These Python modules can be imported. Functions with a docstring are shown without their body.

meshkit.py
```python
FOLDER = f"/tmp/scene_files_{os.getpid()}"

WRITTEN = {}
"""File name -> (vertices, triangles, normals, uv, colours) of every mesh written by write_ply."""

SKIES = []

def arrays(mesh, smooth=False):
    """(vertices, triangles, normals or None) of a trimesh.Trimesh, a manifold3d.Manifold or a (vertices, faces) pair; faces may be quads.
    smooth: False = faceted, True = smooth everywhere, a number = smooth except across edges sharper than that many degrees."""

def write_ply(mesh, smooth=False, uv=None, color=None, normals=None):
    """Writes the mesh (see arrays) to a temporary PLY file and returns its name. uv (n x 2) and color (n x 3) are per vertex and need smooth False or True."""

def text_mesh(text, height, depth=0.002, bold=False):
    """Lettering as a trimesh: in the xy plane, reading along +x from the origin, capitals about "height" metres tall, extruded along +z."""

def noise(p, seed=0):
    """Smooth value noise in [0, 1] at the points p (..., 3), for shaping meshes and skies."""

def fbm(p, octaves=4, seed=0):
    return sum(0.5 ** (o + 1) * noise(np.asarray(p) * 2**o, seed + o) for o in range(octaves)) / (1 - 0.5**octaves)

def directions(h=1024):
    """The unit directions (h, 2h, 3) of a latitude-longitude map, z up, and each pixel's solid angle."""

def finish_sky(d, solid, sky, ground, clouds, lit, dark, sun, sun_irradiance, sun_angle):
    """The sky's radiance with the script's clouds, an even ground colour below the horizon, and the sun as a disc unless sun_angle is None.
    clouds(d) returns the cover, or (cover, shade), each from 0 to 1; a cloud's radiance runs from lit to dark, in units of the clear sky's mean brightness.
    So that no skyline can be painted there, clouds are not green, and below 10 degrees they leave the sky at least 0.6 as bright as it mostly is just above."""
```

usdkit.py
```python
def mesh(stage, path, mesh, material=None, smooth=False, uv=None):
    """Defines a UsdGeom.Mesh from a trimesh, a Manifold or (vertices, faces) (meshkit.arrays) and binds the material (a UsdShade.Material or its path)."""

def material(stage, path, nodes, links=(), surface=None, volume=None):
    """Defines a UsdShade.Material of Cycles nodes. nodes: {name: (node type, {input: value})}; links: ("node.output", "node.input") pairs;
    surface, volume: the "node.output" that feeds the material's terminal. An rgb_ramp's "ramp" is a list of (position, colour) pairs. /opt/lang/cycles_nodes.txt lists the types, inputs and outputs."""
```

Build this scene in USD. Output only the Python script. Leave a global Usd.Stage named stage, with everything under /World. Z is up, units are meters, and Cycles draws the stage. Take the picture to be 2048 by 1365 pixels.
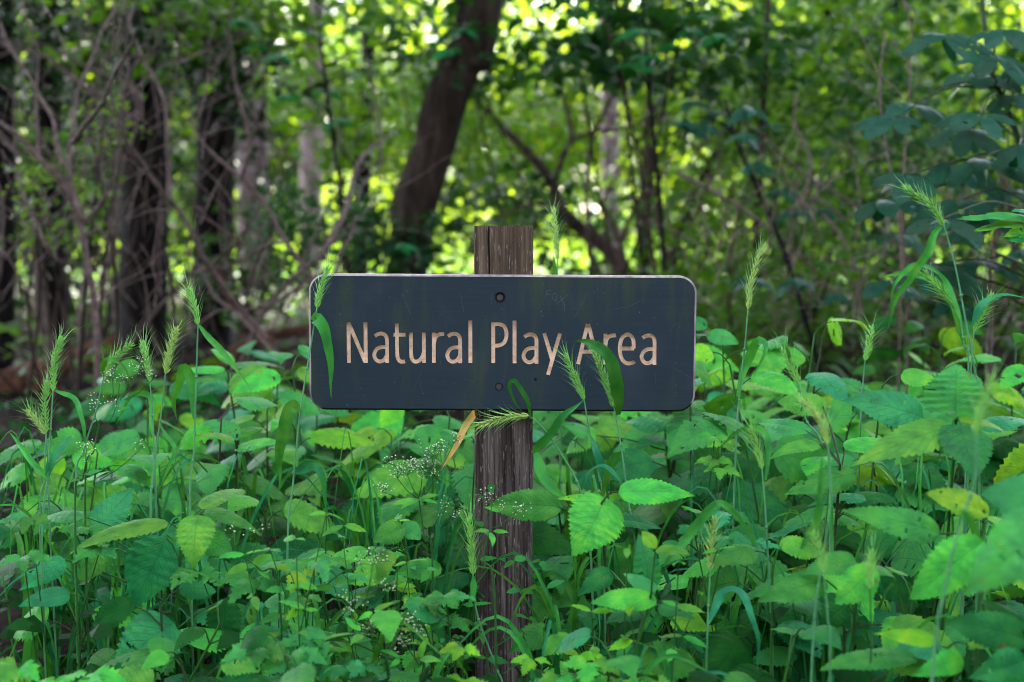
import math, random
import numpy as np
import usdkit, meshkit, trimesh
from pxr import Usd, UsdGeom, UsdLux, UsdShade, Gf, Sdf, Vt
from shapely.geometry import LineString, Polygon
from shapely.ops import unary_union
from shapely.geometry.polygon import orient

stage = Usd.Stage.CreateInMemory()
UsdGeom.SetStageUpAxis(stage, 'Z')
UsdGeom.SetStageMetersPerUnit(stage, 1.0)
UsdGeom.Xform.Define(stage, '/World')
UsdGeom.Scope.Define(stage, '/World/Looks')
rng = np.random.default_rng(11)

# ------------------------------------------------------------------ camera, sky, sun, exposure
CAM = np.array([0.014, -2.11, 0.85])
FPX = 50.0 / 36.0 * 2048
PITCH = math.atan((682.5 - 420) / FPX)
cam = UsdGeom.Camera.Define(stage, '/World/camera')
cam.AddTranslateOp().Set(Gf.Vec3d(*CAM))
cam.AddRotateXOp().Set(90 - math.degrees(PITCH))
cam.CreateFocalLengthAttr(50.0)
cam.CreateHorizontalApertureAttr(36.0)
cam.CreateFStopAttr(3.5)
cam.CreateFocusDistanceAttr(2.08)
cam.CreateClippingRangeAttr(Gf.Vec2f(0.05, 1000))
cam.CreateExposureAttr(3.72)

SUN = np.array([-0.25, 0.60, 0.76]); SUN /= np.linalg.norm(SUN)
ELEV, ROT = math.asin(SUN[2]), math.atan2(SUN[0], SUN[1])
dome = UsdLux.DomeLight.Define(stage, '/World/sky')
skym = usdkit.material(stage, '/World/Looks/sky_air',
    {'t': ('sky_texture', {'sky_type': 'single_scattering', 'sun_disc': False, 'sun_elevation': ELEV, 'sun_rotation': ROT,
                           'air_density': 1.0, 'aerosol_density': 1.5}),
     'w': ('hsv', {'saturation': 0.08, 'value': 0.95}), 'c': ('texture_coordinate', {}), 'mp': ('mapping', {'scale': (1.0, 1.0, 2.2)}),
     'n': ('noise_texture', {'scale': 2.2, 'detail': 6.0, 'roughness': 0.6}),
     'r': ('map_range', {'from_min': 0.36, 'from_max': 0.60, 'to_min': 0.15, 'to_max': 1.0, 'clamp': True}), 'm': ('mix_color', {'use_clamp': False}),
     'b': ('background_shader', {'strength': 0.15})},
    [('t.color', 'w.color'), ('c.generated', 'mp.vector'), ('mp.vector', 'n.vector'), ('n.fac', 'r.value'), ('r.result', 'm.fac'), ('t.color', 'm.a'), ('w.color', 'm.b'), ('m.result', 'b.color')], surface='b.background')
UsdShade.MaterialBindingAPI.Apply(dome.GetPrim()).Bind(skym)
dome.GetPrim().SetCustomDataByKey('kind', 'structure')
sun = UsdLux.DistantLight.Define(stage, '/World/sun')
sun.CreateIntensityAttr(1.1); sun.CreateAngleAttr(0.53)
UsdLux.LightAPI(sun.GetPrim()).CreateNormalizeAttr(True)
sun.CreateColorAttr(Gf.Vec3f(1.0, 0.94, 0.82))
zx = SUN
q = Gf.Rotation(Gf.Vec3d(0, 0, 1), Gf.Vec3d(*map(float, SUN)))
sun.AddOrientOp(UsdGeom.XformOp.PrecisionDouble).Set(Gf.Quatd(q.GetQuat()))


def P(px, py, D):
    """A point seen at this place of the picture, D metres in front of the camera (along +y)."""
    a, b = (px - 1024) / FPX, (682.5 - py) / FPX
    c, s = math.cos(PITCH), math.sin(PITCH)
    d = np.array([a, c + b * s, -s + b * c])
    return CAM + d * (D / d[1])


def proj(p):
    d = np.asarray(p) - CAM
    c, s = math.cos(PITCH), math.sin(PITCH)
    f, u = d[..., 1] * c - d[..., 2] * s, d[..., 1] * s + d[..., 2] * c
    return 1024 + d[..., 0] / f * FPX, 682.5 - u / f * FPX


# ------------------------------------------------------------------ scene tree helpers
used = {}


def numbered(parent, name):
    k = (str(parent), name)
    n = used.get(k, 0); used[k] = n + 1
    return name if n == 0 else f'{name}_{n:03d}'


def nrm(v):
    v = np.asarray(v, float)
    return v / (np.linalg.norm(v, axis=-1, keepdims=True) + 1e-12)


class Node:
    def __init__(self, prim, origin):
        self.prim, self.o, self.path = prim, np.asarray(origin, float), str(prim.GetPath())


def tag(prim, label=None, category=None, group=None, kind=None):
    prim = prim.prim if isinstance(prim, Node) else prim
    for k, v in (('label', label), ('category', category), ('group', group), ('kind', kind)):
        if v:
            prim.SetCustomDataByKey(k, v)


def thing(name, label, category, loc=(0, 0, 0), group=None, kind=None):
    x = UsdGeom.Xform.Define(stage, '/World/' + numbered('/World', name))
    x.AddTranslateOp().Set(Gf.Vec3d(*map(float, loc)))
    tag(x.GetPrim(), label, category, group, kind)
    return Node(x.GetPrim(), loc)


class MB:
    def __init__(self):
        self.v, self.f, self.u, self.n = [], [], [], 0

    def add(self, v, f, uv=None):
        v = np.asarray(v, float); f = np.asarray(f, int)
        if f.shape[1] == 4:
            f = np.vstack([f[:, [0, 1, 2]], f[:, [0, 2, 3]]])
        self.v.append(v); self.f.append(f + self.n)
        self.u.append(np.zeros((len(v), 2)) if uv is None else uv)
        self.n += len(v)
        return self

    def get(self):
        return np.vstack(self.v), np.vstack(self.f), np.vstack(self.u)


def put(parent, name, mb, mat, smooth=True, label=None, kind=None, cat=None, group=None):
    """One Mesh prim; vertices are given in world space and stored relative to the parent thing."""
    if isinstance(mb, MB):
        v, f, uv = mb.get()
    else:
        v, f, uv = (*mb, None) if len(mb) == 2 else mb
    path = (parent.path if parent else '/World') + '/' + numbered(parent.path if parent else '/World', name)
    o = parent.o if parent else np.zeros(3)
    m = usdkit.mesh(stage, path, (v - o, f), mat, smooth=smooth, uv=uv if smooth in (True, False) else None)
    tag(m.GetPrim(), label, cat, group, kind)
    return Node(m.GetPrim(), o)


# ------------------------------------------------------------------ materials
LK = '/World/Looks/'


def M(name, nodes, links, surface='p.BSDF'):
    return usdkit.material(stage, LK + name, nodes, links, surface=surface)


def leaf_mat(name, base, trans, veins=9.0, fac=0.38, rough=0.46, spec=0.11, var=0.26, vein_dark=0.80, bump=0.42, dist=0.002, ribs=0):
    """Leaf with a midrib and side veins from its own uv, mottling, and light coming through."""
    b = np.array(base)
    n = {
        'uv': ('uvmap', {}), 's': ('separate_xyz', {}),
        'x0': ('math', {'math_type': 'subtract', 'value2': 0.5}), 'x1': ('math', {'math_type': 'absolute'}),
        'k': ('math', {'math_type': 'multiply', 'value2': 0.62}),
        'd': ('math', {'math_type': 'subtract'}), 'm': ('math', {'math_type': 'multiply', 'value2': veins}),
        'fr': ('math', {'math_type': 'fraction'}), 'c': ('math', {'math_type': 'subtract', 'value2': 0.5}),
        'ab': ('math', {'math_type': 'absolute'}),
        'v1': ('map_range', {'from_min': 0.0, 'from_max': 0.13, 'to_min': 1.0, 'to_max': 0.0, 'clamp': True}),
        'v2': ('map_range', {'from_min': 0.008, 'from_max': 0.03, 'to_min': 1.0, 'to_max': 0.0, 'clamp': True}),
        'vm': ('math', {'math_type': 'maximum'}),
        'geo': ('geometry', {}), 'n1': ('noise_texture', {'scale': 45.0, 'detail': 4.0}),
        'n2': ('noise_texture', {'scale': 420.0, 'detail': 2.0}),
        'oi': ('object_info', {}),
        'hv': ('map_range', {'from_min': 0.0, 'from_max': 1.0, 'to_min': 1 - var, 'to_max': 1 + var}),
        'hh': ('map_range', {'from_min': 0.0, 'from_max': 1.0, 'to_min': 0.484, 'to_max': 0.521}),
        'r': ('rgb_ramp', {'ramp': [(0.28, tuple(b * [0.6, 0.68, 0.75])), (0.5, tuple(b)), (0.72, tuple(b * [1.9, 1.22, 0.9]))]}),
        'n3': ('noise_texture', {'scale': 95.0, 'detail': 2.0}), 'sp': ('map_range', {'from_min': 0.715, 'from_max': 0.75, 'to_min': 0.0, 'to_max': 0.85, 'clamp': True}),
        'sx': ('mix_color', {'b': (0.085, 0.07, 0.018)}),
        'mx': ('mix_color', {'blend_type': 'multiply', 'b': (vein_dark, vein_dark * 1.05, vein_dark)}),
        'h': ('hsv', {'saturation': 1.0, 'fac': 1.0}),
        'tc': ('mix_color', {'blend_type': 'multiply', 'fac': 1.0, 'b': tuple(np.array(trans) / np.array(base))}),
        'qb': ('math', {'math_type': 'multiply', 'value2': -0.6}),
        'q2': ('math', {'math_type': 'multiply_add', 'value2': 1.1}),
        'bp': ('bump', {'strength': bump, 'distance': dist}),
        'p': ('principled_bsdf', {'roughness': rough, 'specular_ior_level': spec}),
        't': ('translucent_bsdf', {}), 'mc': ('mix_closure', {'fac': fac}),
    }
    l = [('uv.UV', 's.vector'), ('s.x', 'x0.value1'), ('x0.value', 'x1.value1'), ('x1.value', 'k.value1'), ('s.y', 'd.value1'), ('k.value', 'd.value2'),
         ('d.value', 'm.value1'), ('m.value', 'fr.value1'), ('fr.value', 'c.value1'), ('c.value', 'ab.value1'), ('ab.value', 'v1.value'),
         ('x1.value', 'v2.value'), ('v1.result', 'vm.value1'), ('v2.result', 'vm.value2'),
         ('geo.position', 'n1.vector'), ('geo.position', 'n2.vector'), ('n1.fac', 'r.fac'),
         ('geo.position', 'n3.vector'), ('n3.fac', 'sp.value'), ('sp.result', 'sx.fac'), ('r.color', 'sx.a'), ('sx.result', 'mx.a'), ('vm.value', 'mx.fac'), ('oi.random', 'hv.value'), ('oi.random', 'hh.value'),
         ('mx.result', 'h.color'), ('hv.result', 'h.value'), ('hh.result', 'h.hue'),
         ('h.color', 'p.base_color'), ('h.color', 'tc.a'), ('tc.result', 't.color'),
         ('vm.value', 'qb.value1'), ('n2.fac', 'q2.value1'), ('qb.value', 'q2.value3'), ('q2.value', 'bp.height'),
         ('bp.normal', 'p.normal'), ('p.BSDF', 'mc.closure1'), ('t.BSDF', 'mc.closure2')]
    if ribs:
        l = [x for x in l if x[1] != 'm.value1'] + [('x1.value', 'm.value1')]
        n['m'][1]['value2'] = ribs
    return M(name, n, l, 'mc.closure')


def cloud_mat(name, base, trans, fac=0.4, rough=0.5, scale=2.5, spec=0.22):
    """Foliage seen as many small leaves: tone varies from leaf to leaf."""
    b, t = np.array(base), np.array(trans)
    n = {'g': ('geometry', {}), 'n': ('noise_texture', {'scale': scale, 'detail': 3.0}),
         'a': ('math', {'math_type': 'multiply_add', 'value2': 0.55}),
         'r': ('rgb_ramp', {'ramp': [(0.2, tuple(b * 0.55)), (0.6, tuple(b)), (0.95, tuple(b * [1.6, 1.3, 0.9]))]}),
         'q': ('rgb_ramp', {'ramp': [(0.2, tuple(t * 0.7)), (0.6, tuple(t)), (0.95, tuple(t * [1.3, 1.1, 0.9]))]}),
         'p': ('principled_bsdf', {'roughness': rough, 'specular_ior_level': spec}), 't': ('translucent_bsdf', {}), 'mc': ('mix_closure', {'fac': fac})}
    l = [('g.position', 'n.vector'), ('g.random_per_island', 'a.value1'), ('n.fac', 'a.value3'), ('a.value', 'r.fac'), ('a.value', 'q.fac'),
         ('r.color', 'p.base_color'), ('q.color', 't.color'), ('p.BSDF', 'mc.closure1'), ('t.BSDF', 'mc.closure2')]
    n['a'] = ('math', {'math_type': 'multiply_add', 'value2': 0.6, 'value3': 0.0})
    n['a2'] = ('math', {'math_type': 'multiply_add', 'value2': 0.5})
    l = [x for x in l if x[0] not in ('n.fac', 'a.value')] + [('a.value', 'a2.value3'), ('n.fac', 'a2.value1'), ('a2.value', 'r.fac'), ('a2.value', 'q.fac')]
    return M(name, n, l, 'mc.closure')


def rough_mat(name, c0, c1, c2=None, scale=(8, 8, 8), rough=0.85, bump=0.6, dist=0.01, detail=5.0, spec=0.1, distortion=0.3):
    c2 = c2 or c1
    return M(name, {'tc': ('geometry', {}), 'mp': ('mapping', {'scale': scale}), 'n': ('noise_texture', {'scale': 1.0, 'detail': detail, 'roughness': 0.65, 'distortion': distortion}),
                    'r': ('rgb_ramp', {'ramp': [(0.3, c0), (0.55, c1), (0.75, c2)]}), 'b': ('bump', {'strength': bump, 'distance': dist}),
                    'p': ('principled_bsdf', {'roughness': rough, 'specular_ior_level': spec})},
             [('tc.position', 'mp.vector'), ('mp.vector', 'n.vector'), ('n.fac', 'r.fac'), ('r.color', 'p.base_color'), ('n.fac', 'b.height'), ('b.normal', 'p.normal')])


LEAF = {
    'light': leaf_mat('leaf_light', (0.054, 0.262, 0.030), (0.15, 0.42, 0.02), fac=0.30),
    'mid': leaf_mat('leaf_mid', (0.023, 0.172, 0.027), (0.07, 0.29, 0.018), fac=0.26),
    'teal': leaf_mat('leaf_teal', (0.009, 0.145, 0.036), (0.02, 0.20, 0.02), fac=0.22, rough=0.42, spec=0.14),
    'dark': leaf_mat('leaf_dark', (0.008, 0.088, 0.018), (0.03, 0.16, 0.012), spec=0.05, fac=0.2),
    'yellow': leaf_mat('leaf_yellow', (0.095, 0.30, 0.016), (0.24, 0.48, 0.012), fac=0.34),
}
SHRUB = leaf_mat('shrub_leaf', (0.0035, 0.040, 0.019), (0.010, 0.08, 0.018), fac=0.14, rough=0.45, spec=0.13, veins=8)
BLADE = leaf_mat('grass_blade', (0.024, 0.178, 0.028), (0.07, 0.32, 0.018), fac=0.28, vein_dark=0.8, bump=0.3, dist=0.0006, ribs=13)
BLADE_TEAL = leaf_mat('grass_blade_teal', (0.012, 0.14, 0.05), (0.03, 0.22, 0.03), fac=0.22, vein_dark=0.8, bump=0.3, dist=0.0006, ribs=13)
STRAW = leaf_mat('dry_blade', (0.46, 0.27, 0.09), (0.60, 0.34, 0.09), fac=0.4, veins=0.0, vein_dark=0.9, bump=0.1, dist=0.0006, var=0.1)
STEM = rough_mat('green_stem', (0.008, 0.04, 0.007), (0.02, 0.085, 0.015), scale=(60, 60, 20), rough=0.5, bump=0.1, dist=0.001)
STEM_DARK = rough_mat('dark_stem', (0.010, 0.014, 0.007), (0.022, 0.040, 0.012), scale=(60, 60, 20), rough=0.6, bump=0.1, dist=0.001)
STEM_BLUE = rough_mat('grass_stem', (0.035, 0.13, 0.06), (0.07, 0.22, 0.09), scale=(60, 60, 20), rough=0.45, bump=0.1, dist=0.001)
HEAD = rough_mat('seed_husk', (0.07, 0.23, 0.035), (0.13, 0.33, 0.055), (0.24, 0.42, 0.09), scale=(150, 150, 150), rough=0.55, bump=0.1, dist=0.001)
HEAD_RIPE = rough_mat('ripe_seed_husk', (0.12, 0.24, 0.045), (0.24, 0.36, 0.08), (0.38, 0.44, 0.14), scale=(150, 150, 150), rough=0.55, bump=0.1, dist=0.001)
AWN = rough_mat('seed_awn', (0.10, 0.28, 0.07), (0.17, 0.36, 0.10), scale=(90, 90, 90), rough=0.5, bump=0.0)
PETAL = rough_mat('white_petal', (0.30, 0.40, 0.16), (0.62, 0.66, 0.48), (0.80, 0.80, 0.70), scale=(200, 200, 200), rough=0.6, bump=0.0)
BARK = rough_mat('grey_brown_bark', (0.005, 0.003, 0.002), (0.028, 0.018, 0.012), (0.075, 0.052, 0.036), scale=(22, 22, 5), bump=1.0, dist=0.02)
BARK_DARK = rough_mat('dark_bark', (0.002, 0.0015, 0.0013), (0.006, 0.0045, 0.004), (0.013, 0.0095, 0.008), scale=(26, 26, 5), bump=1.0, dist=0.02)
BARK_PINK = rough_mat('pale_bark', (0.05, 0.035, 0.036), (0.10, 0.072, 0.076), (0.15, 0.11, 0.115), scale=(22, 22, 5), bump=0.9, dist=0.02)
DEAD = rough_mat('dead_wood', (0.030, 0.019, 0.015), (0.092, 0.060, 0.052), (0.17, 0.12, 0.108), scale=(40, 40, 40), bump=0.4, dist=0.004)
DEAD_PALE = rough_mat('pale_dead_stem', (0.045, 0.030, 0.026), (0.115, 0.080, 0.070), (0.20, 0.145, 0.13), scale=(40, 40, 40), bump=0.4, dist=0.004)
LOG = rough_mat('rotting_log', (0.022, 0.010, 0.006), (0.105, 0.046, 0.027), (0.22, 0.105, 0.065), scale=(14, 14, 14), bump=0.9, dist=0.02)
FAR = cloud_mat('sunlit_foliage', (0.11, 0.22, 0.010), (0.34, 0.48, 0.012), fac=0.5, scale=0.6)
FAR2 = cloud_mat('far_green_foliage', (0.06, 0.16, 0.009), (0.20, 0.37, 0.012), fac=0.45, scale=0.6)
MIDF = cloud_mat('wood_foliage', (0.024, 0.105, 0.012), (0.16, 0.36, 0.012), fac=0.42)
MIDT = cloud_mat('blue_green_foliage', (0.009, 0.060, 0.018), (0.06, 0.20, 0.016), fac=0.34)
DARKF = cloud_mat('painted_shade_foliage', (0.004, 0.022, 0.006), (0.02, 0.07, 0.006), fac=0.28)
CANO = cloud_mat('canopy_foliage', (0.018, 0.055, 0.012), (0.03, 0.08, 0.008), fac=0.22)
COVER = cloud_mat('ground_cover_leaf', (0.006, 0.058, 0.009), (0.02, 0.12, 0.006), fac=0.3, scale=6.0, spec=0.04)
LITTER = cloud_mat('leaf_litter', (0.032, 0.016, 0.009), (0.1, 0.05, 0.03), fac=0.1, scale=4.0, rough=0.8)
MEADOW = cloud_mat('meadow_grass', (0.09, 0.21, 0.018), (0.28, 0.44, 0.025), fac=0.45, scale=0.8)

GROUND = M('ground_earth', {
    'g': ('geometry', {}), 's': ('separate_xyz', {}), 'n0': ('noise_texture', {'scale': 0.35, 'detail': 3.0}),
    'a': ('math', {'math_type': 'multiply_add', 'value2': 5.0}),
    'mr': ('map_range', {'from_min': 16.0, 'from_max': 19.0, 'to_min': 0.0, 'to_max': 1.0, 'clamp': True}),
    'n1': ('noise_texture', {'scale': 9.0, 'detail': 6.0, 'roughness': 0.7}), 'n2': ('noise_texture', {'scale': 1.3, 'detail': 5.0}),
    'soil': ('rgb_ramp', {'ramp': [(0.3, (0.003, 0.002, 0.0012)), (0.55, (0.011, 0.006, 0.004)), (0.75, (0.026, 0.015, 0.009))]}),
    'grass': ('rgb_ramp', {'ramp': [(0.3, (0.03, 0.09, 0.01)), (0.6, (0.06, 0.16, 0.014)), (0.8, (0.11, 0.20, 0.02))]}),
    'mx': ('mix_color', {}), 'b': ('bump', {'strength': 0.8, 'distance': 0.03}), 'p': ('principled_bsdf', {'roughness': 0.95, 'specular_ior_level': 0.05})},
    [('g.position', 's.vector'), ('g.position', 'n0.vector'), ('g.position', 'n1.vector'), ('g.position', 'n2.vector'), ('n0.fac', 'a.value1'), ('s.y', 'a.value3'),
     ('a.value', 'mr.value'), ('n1.fac', 'soil.fac'), ('n2.fac', 'grass.fac'), ('mr.result', 'mx.fac'), ('soil.color', 'mx.a'), ('grass.color', 'mx.b'),
     ('mx.result', 'p.base_color'), ('n1.fac', 'b.height'), ('b.normal', 'p.normal')])

POSTM = M('weathered_post_wood', {
    'g': ('geometry', {}), 's': ('separate_xyz', {}),
    'm1': ('mapping', {'scale': (160, 160, 5)}), 'n1': ('noise_texture', {'scale': 1.0, 'detail': 6.0, 'roughness': 0.7, 'distortion': 0.4}),
    'm2': ('mapping', {'scale': (420, 420, 60)}), 'n2': ('noise_texture', {'scale': 1.0, 'detail': 3.0}),
    'm3': ('mapping', {'scale': (28, 28, 4)}), 'n3': ('noise_texture', {'scale': 1.0, 'detail': 3.0}),
    'low': ('rgb_ramp', {'ramp': [(0.30, (0.008, 0.0055, 0.0045)), (0.45, (0.046, 0.033, 0.028)), (0.58, (0.125, 0.095, 0.084)), (0.75, (0.27, 0.22, 0.20))]}),
    'top': ('rgb_ramp', {'ramp': [(0.28, (0.014, 0.009, 0.006)), (0.47, (0.060, 0.040, 0.026)), (0.62, (0.12, 0.085, 0.055)), (0.8, (0.22, 0.165, 0.11))]}),
    'zr': ('map_range', {'from_min': 0.45, 'from_max': 0.75, 'to_min': 0.0, 'to_max': 1.0, 'clamp': True}),
    'mx': ('mix_color', {}),
    'fl': ('map_range', {'from_min': 0.60, 'from_max': 0.72, 'to_min': 0.0, 'to_max': 0.5, 'clamp': True}),
    'fx': ('mix_color', {'b': (0.34, 0.29, 0.28)}),
    'dk': ('map_range', {'from_min': 0.3, 'from_max': 0.6, 'to_min': 0.32, 'to_max': 1.0, 'clamp': True}),
    'dx': ('mix_color', {'blend_type': 'multiply', 'fac': 1.0}),
    'bh': ('math', {'math_type': 'multiply_add', 'value2': 1.0}),
    'b': ('bump', {'strength': 0.9, 'distance': 0.002}), 'p': ('principled_bsdf', {'roughness': 0.85, 'specular_ior_level': 0.12})},
    [('g.position', 's.vector'), ('g.position', 'm1.vector'), ('m1.vector', 'n1.vector'), ('g.position', 'm2.vector'), ('m2.vector', 'n2.vector'),
     ('g.position', 'm3.vector'), ('m3.vector', 'n3.vector'), ('n1.fac', 'low.fac'), ('n1.fac', 'top.fac'), ('s.z', 'zr.value'), ('zr.result', 'mx.fac'),
     ('low.color', 'mx.a'), ('top.color', 'mx.b'), ('mx.result', 'dx.a'), ('n3.fac', 'dk.value'), ('dk.result', 'dx.b'), ('n2.fac', 'fl.value'), ('fl.result', 'fx.fac'), ('dx.result', 'fx.a'),
     ('fx.result', 'p.base_color'), ('n1.fac', 'bh.value1'), ('n2.fac', 'bh.value3'), ('bh.value', 'b.height'), ('b.normal', 'p.normal')])

BOARDM = M('slate_blue_board', {
    'g': ('geometry', {}),
    'm1': ('mapping', {'scale': (45, 45, 7)}), 'n1': ('noise_texture', {'scale': 1.0, 'detail': 4.0, 'roughness': 0.6}),
    'm2': ('mapping', {'scale': (14, 14, 3.5)}), 'n2': ('noise_texture', {'scale': 1.0, 'detail': 3.0}),
    'm3': ('mapping', {'scale': (6, 40, 330)}), 'n3': ('noise_texture', {'scale': 1.0, 'detail': 3.0}),
    'm4': ('mapping', {'scale': (7, 7, 9)}), 'n4': ('noise_texture', {'scale': 1.0, 'detail': 4.0}),
    'm5': ('mapping', {'scale': (900, 900, 900)}), 'n5': ('noise_texture', {'scale': 0.5, 'detail': 2.0}),
    'base': ('rgb_ramp', {'ramp': [(0.2, (0.0064, 0.0142, 0.0205)), (0.55, (0.0084, 0.0176, 0.0250)), (0.9, (0.0120, 0.0230, 0.0320))]}),
    'al': ('math', {'math_type': 'multiply'}), 'ar': ('map_range', {'from_min': 0.27, 'from_max': 0.40, 'to_min': 0.0, 'to_max': 0.5, 'clamp': True}),
    'ax': ('mix_color', {'b': (0.030, 0.042, 0.010)}),
    'hz': ('map_range', {'from_min': 0.54, 'from_max': 0.72, 'to_min': 0.0, 'to_max': 0.40, 'clamp': True}),
    'hx': ('mix_color', {'b': (0.040, 0.048, 0.064)}),
    'sp': ('map_range', {'from_min': 0.735, 'from_max': 0.77, 'to_min': 0.0, 'to_max': 0.6, 'clamp': True}),
    'sx': ('mix_color', {'b': (0.30, 0.32, 0.36)}),
    'rr': ('map_range', {'from_min': 0.3, 'from_max': 0.7, 'to_min': 0.38, 'to_max': 0.62, 'clamp': True}),
    'b': ('bump', {'strength': 0.05, 'distance': 0.0004}), 'p': ('principled_bsdf', {'specular_ior_level': 0.2})},
    [('g.position', f'm{i}.vector') for i in (1, 2, 3, 4, 5)] + [(f'm{i}.vector', f'n{i}.vector') for i in (1, 2, 3, 4, 5)] +
    [('n3.fac', 'base.fac'), ('n1.fac', 'al.value1'), ('n2.fac', 'al.value2'), ('al.value', 'ar.value'), ('ar.result', 'ax.fac'), ('base.color', 'ax.a'),
     ('n4.fac', 'hz.value'), ('hz.result', 'hx.fac'), ('ax.result', 'hx.a'), ('n5.fac', 'sp.value'), ('sp.result', 'sx.fac'), ('hx.result', 'sx.a'), ('sx.result', 'p.base_color'),
     ('n4.fac', 'rr.value'), ('rr.result', 'p.roughness'), ('n3.fac', 'b.height'), ('b.normal', 'p.normal')])
CORE = rough_mat('tan_core', (0.56, 0.40, 0.28), (0.82, 0.62, 0.465), (0.86, 0.69, 0.55), scale=(120, 120, 120), rough=0.6, bump=0.25, dist=0.0006)
RIM = rough_mat('board_edge', (0.07, 0.055, 0.052), (0.27, 0.215, 0.21), (0.46, 0.38, 0.375), scale=(40, 40, 25), rough=0.45, bump=0.2, dist=0.0006)
GRIME_SHADE = rough_mat('grime_and_shade', (0.006, 0.005, 0.004), (0.014, 0.010, 0.008), (0.05, 0.035, 0.026), scale=(60, 60, 60), rough=0.8, bump=0.3, dist=0.0008)
SCR = rough_mat('scratch_mark', (0.045, 0.052, 0.064), (0.095, 0.105, 0.125), scale=(200, 200, 200), rough=0.7, bump=0.0)
SCREW = M('dark_screw', {'p': ('principled_bsdf', {'base_color': (0.06, 0.05, 0.055), 'metallic': 0.9, 'roughness': 0.42})}, [])
RECESS = rough_mat('screw_recess', (0.01, 0.01, 0.012), (0.025, 0.023, 0.022), scale=(300, 300, 300), rough=0.7)


# ------------------------------------------------------------------ geometry helpers
def smooth_path(pts, n):
    """Catmull-Rom through the points, n samples."""
    p = np.asarray(pts, float)
    if len(p) == 2:
        t = np.linspace(0, 1, n)[:, None]
        return p[0] * (1 - t) + p[1] * t
    q = np.vstack([2 * p[0] - p[1], p, 2 * p[-1] - p[-2]])
    u = np.linspace(0, len(p) - 1 - 1e-9, n)
    i = u.astype(int); t = (u - i)[:, None]
    a, b, c, d = q[i], q[i + 1], q[i + 2], q[i + 3]
    return 0.5 * (2 * b + (c - a) * t + (2 * a - 5 * b + 4 * c - d) * t ** 2 + (3 * b - a - 3 * c + d) * t ** 3)


def tube(path, radii, sides=6, cap=True):
    p = np.asarray(path, float); n = len(p)
    r = np.broadcast_to(np.asarray(radii, float), (n,)) if np.ndim(radii) == 0 or len(np.atleast_1d(radii)) == n else np.interp(np.linspace(0, 1, n), np.linspace(0, 1, len(radii)), radii)
    t = nrm(np.gradient(p, axis=0))
    ref = np.array([0.0, 1.0, 0.0]) if abs(t[:, 1]).mean() < 0.8 else np.array([1.0, 0, 0])
    a = nrm(np.cross(t, ref)); b = np.cross(t, a)
    ang = np.arange(sides) * 2 * np.pi / sides
    v = p[:, None] + r[:, None, None] * (np.cos(ang)[None, :, None] * a[:, None] + np.sin(ang)[None, :, None] * b[:, None])
    i, j = np.meshgrid(np.arange(n - 1), np.arange(sides), indexing='ij')
    q = np.stack([i * sides + j, i * sides + (j + 1) % sides, (i + 1) * sides + (j + 1) % sides, (i + 1) * sides + j], -1).reshape(-1, 4)
    f = np.vstack([q[:, [0, 1, 2]], q[:, [0, 2, 3]]])
    v = v.reshape(-1, 3)
    if cap:
        v = np.vstack([v, p[:1], p[-1:]]); m = len(v)
        k = np.arange(sides)
        f = np.vstack([f, np.stack([np.full(sides, m - 2), (k + 1) % sides, k], 1),
                       np.stack([np.full(sides, m - 1), (n - 1) * sides + k, (n - 1) * sides + (k + 1) % sides], 1)])
    return v, f[:, ::-1]


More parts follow.
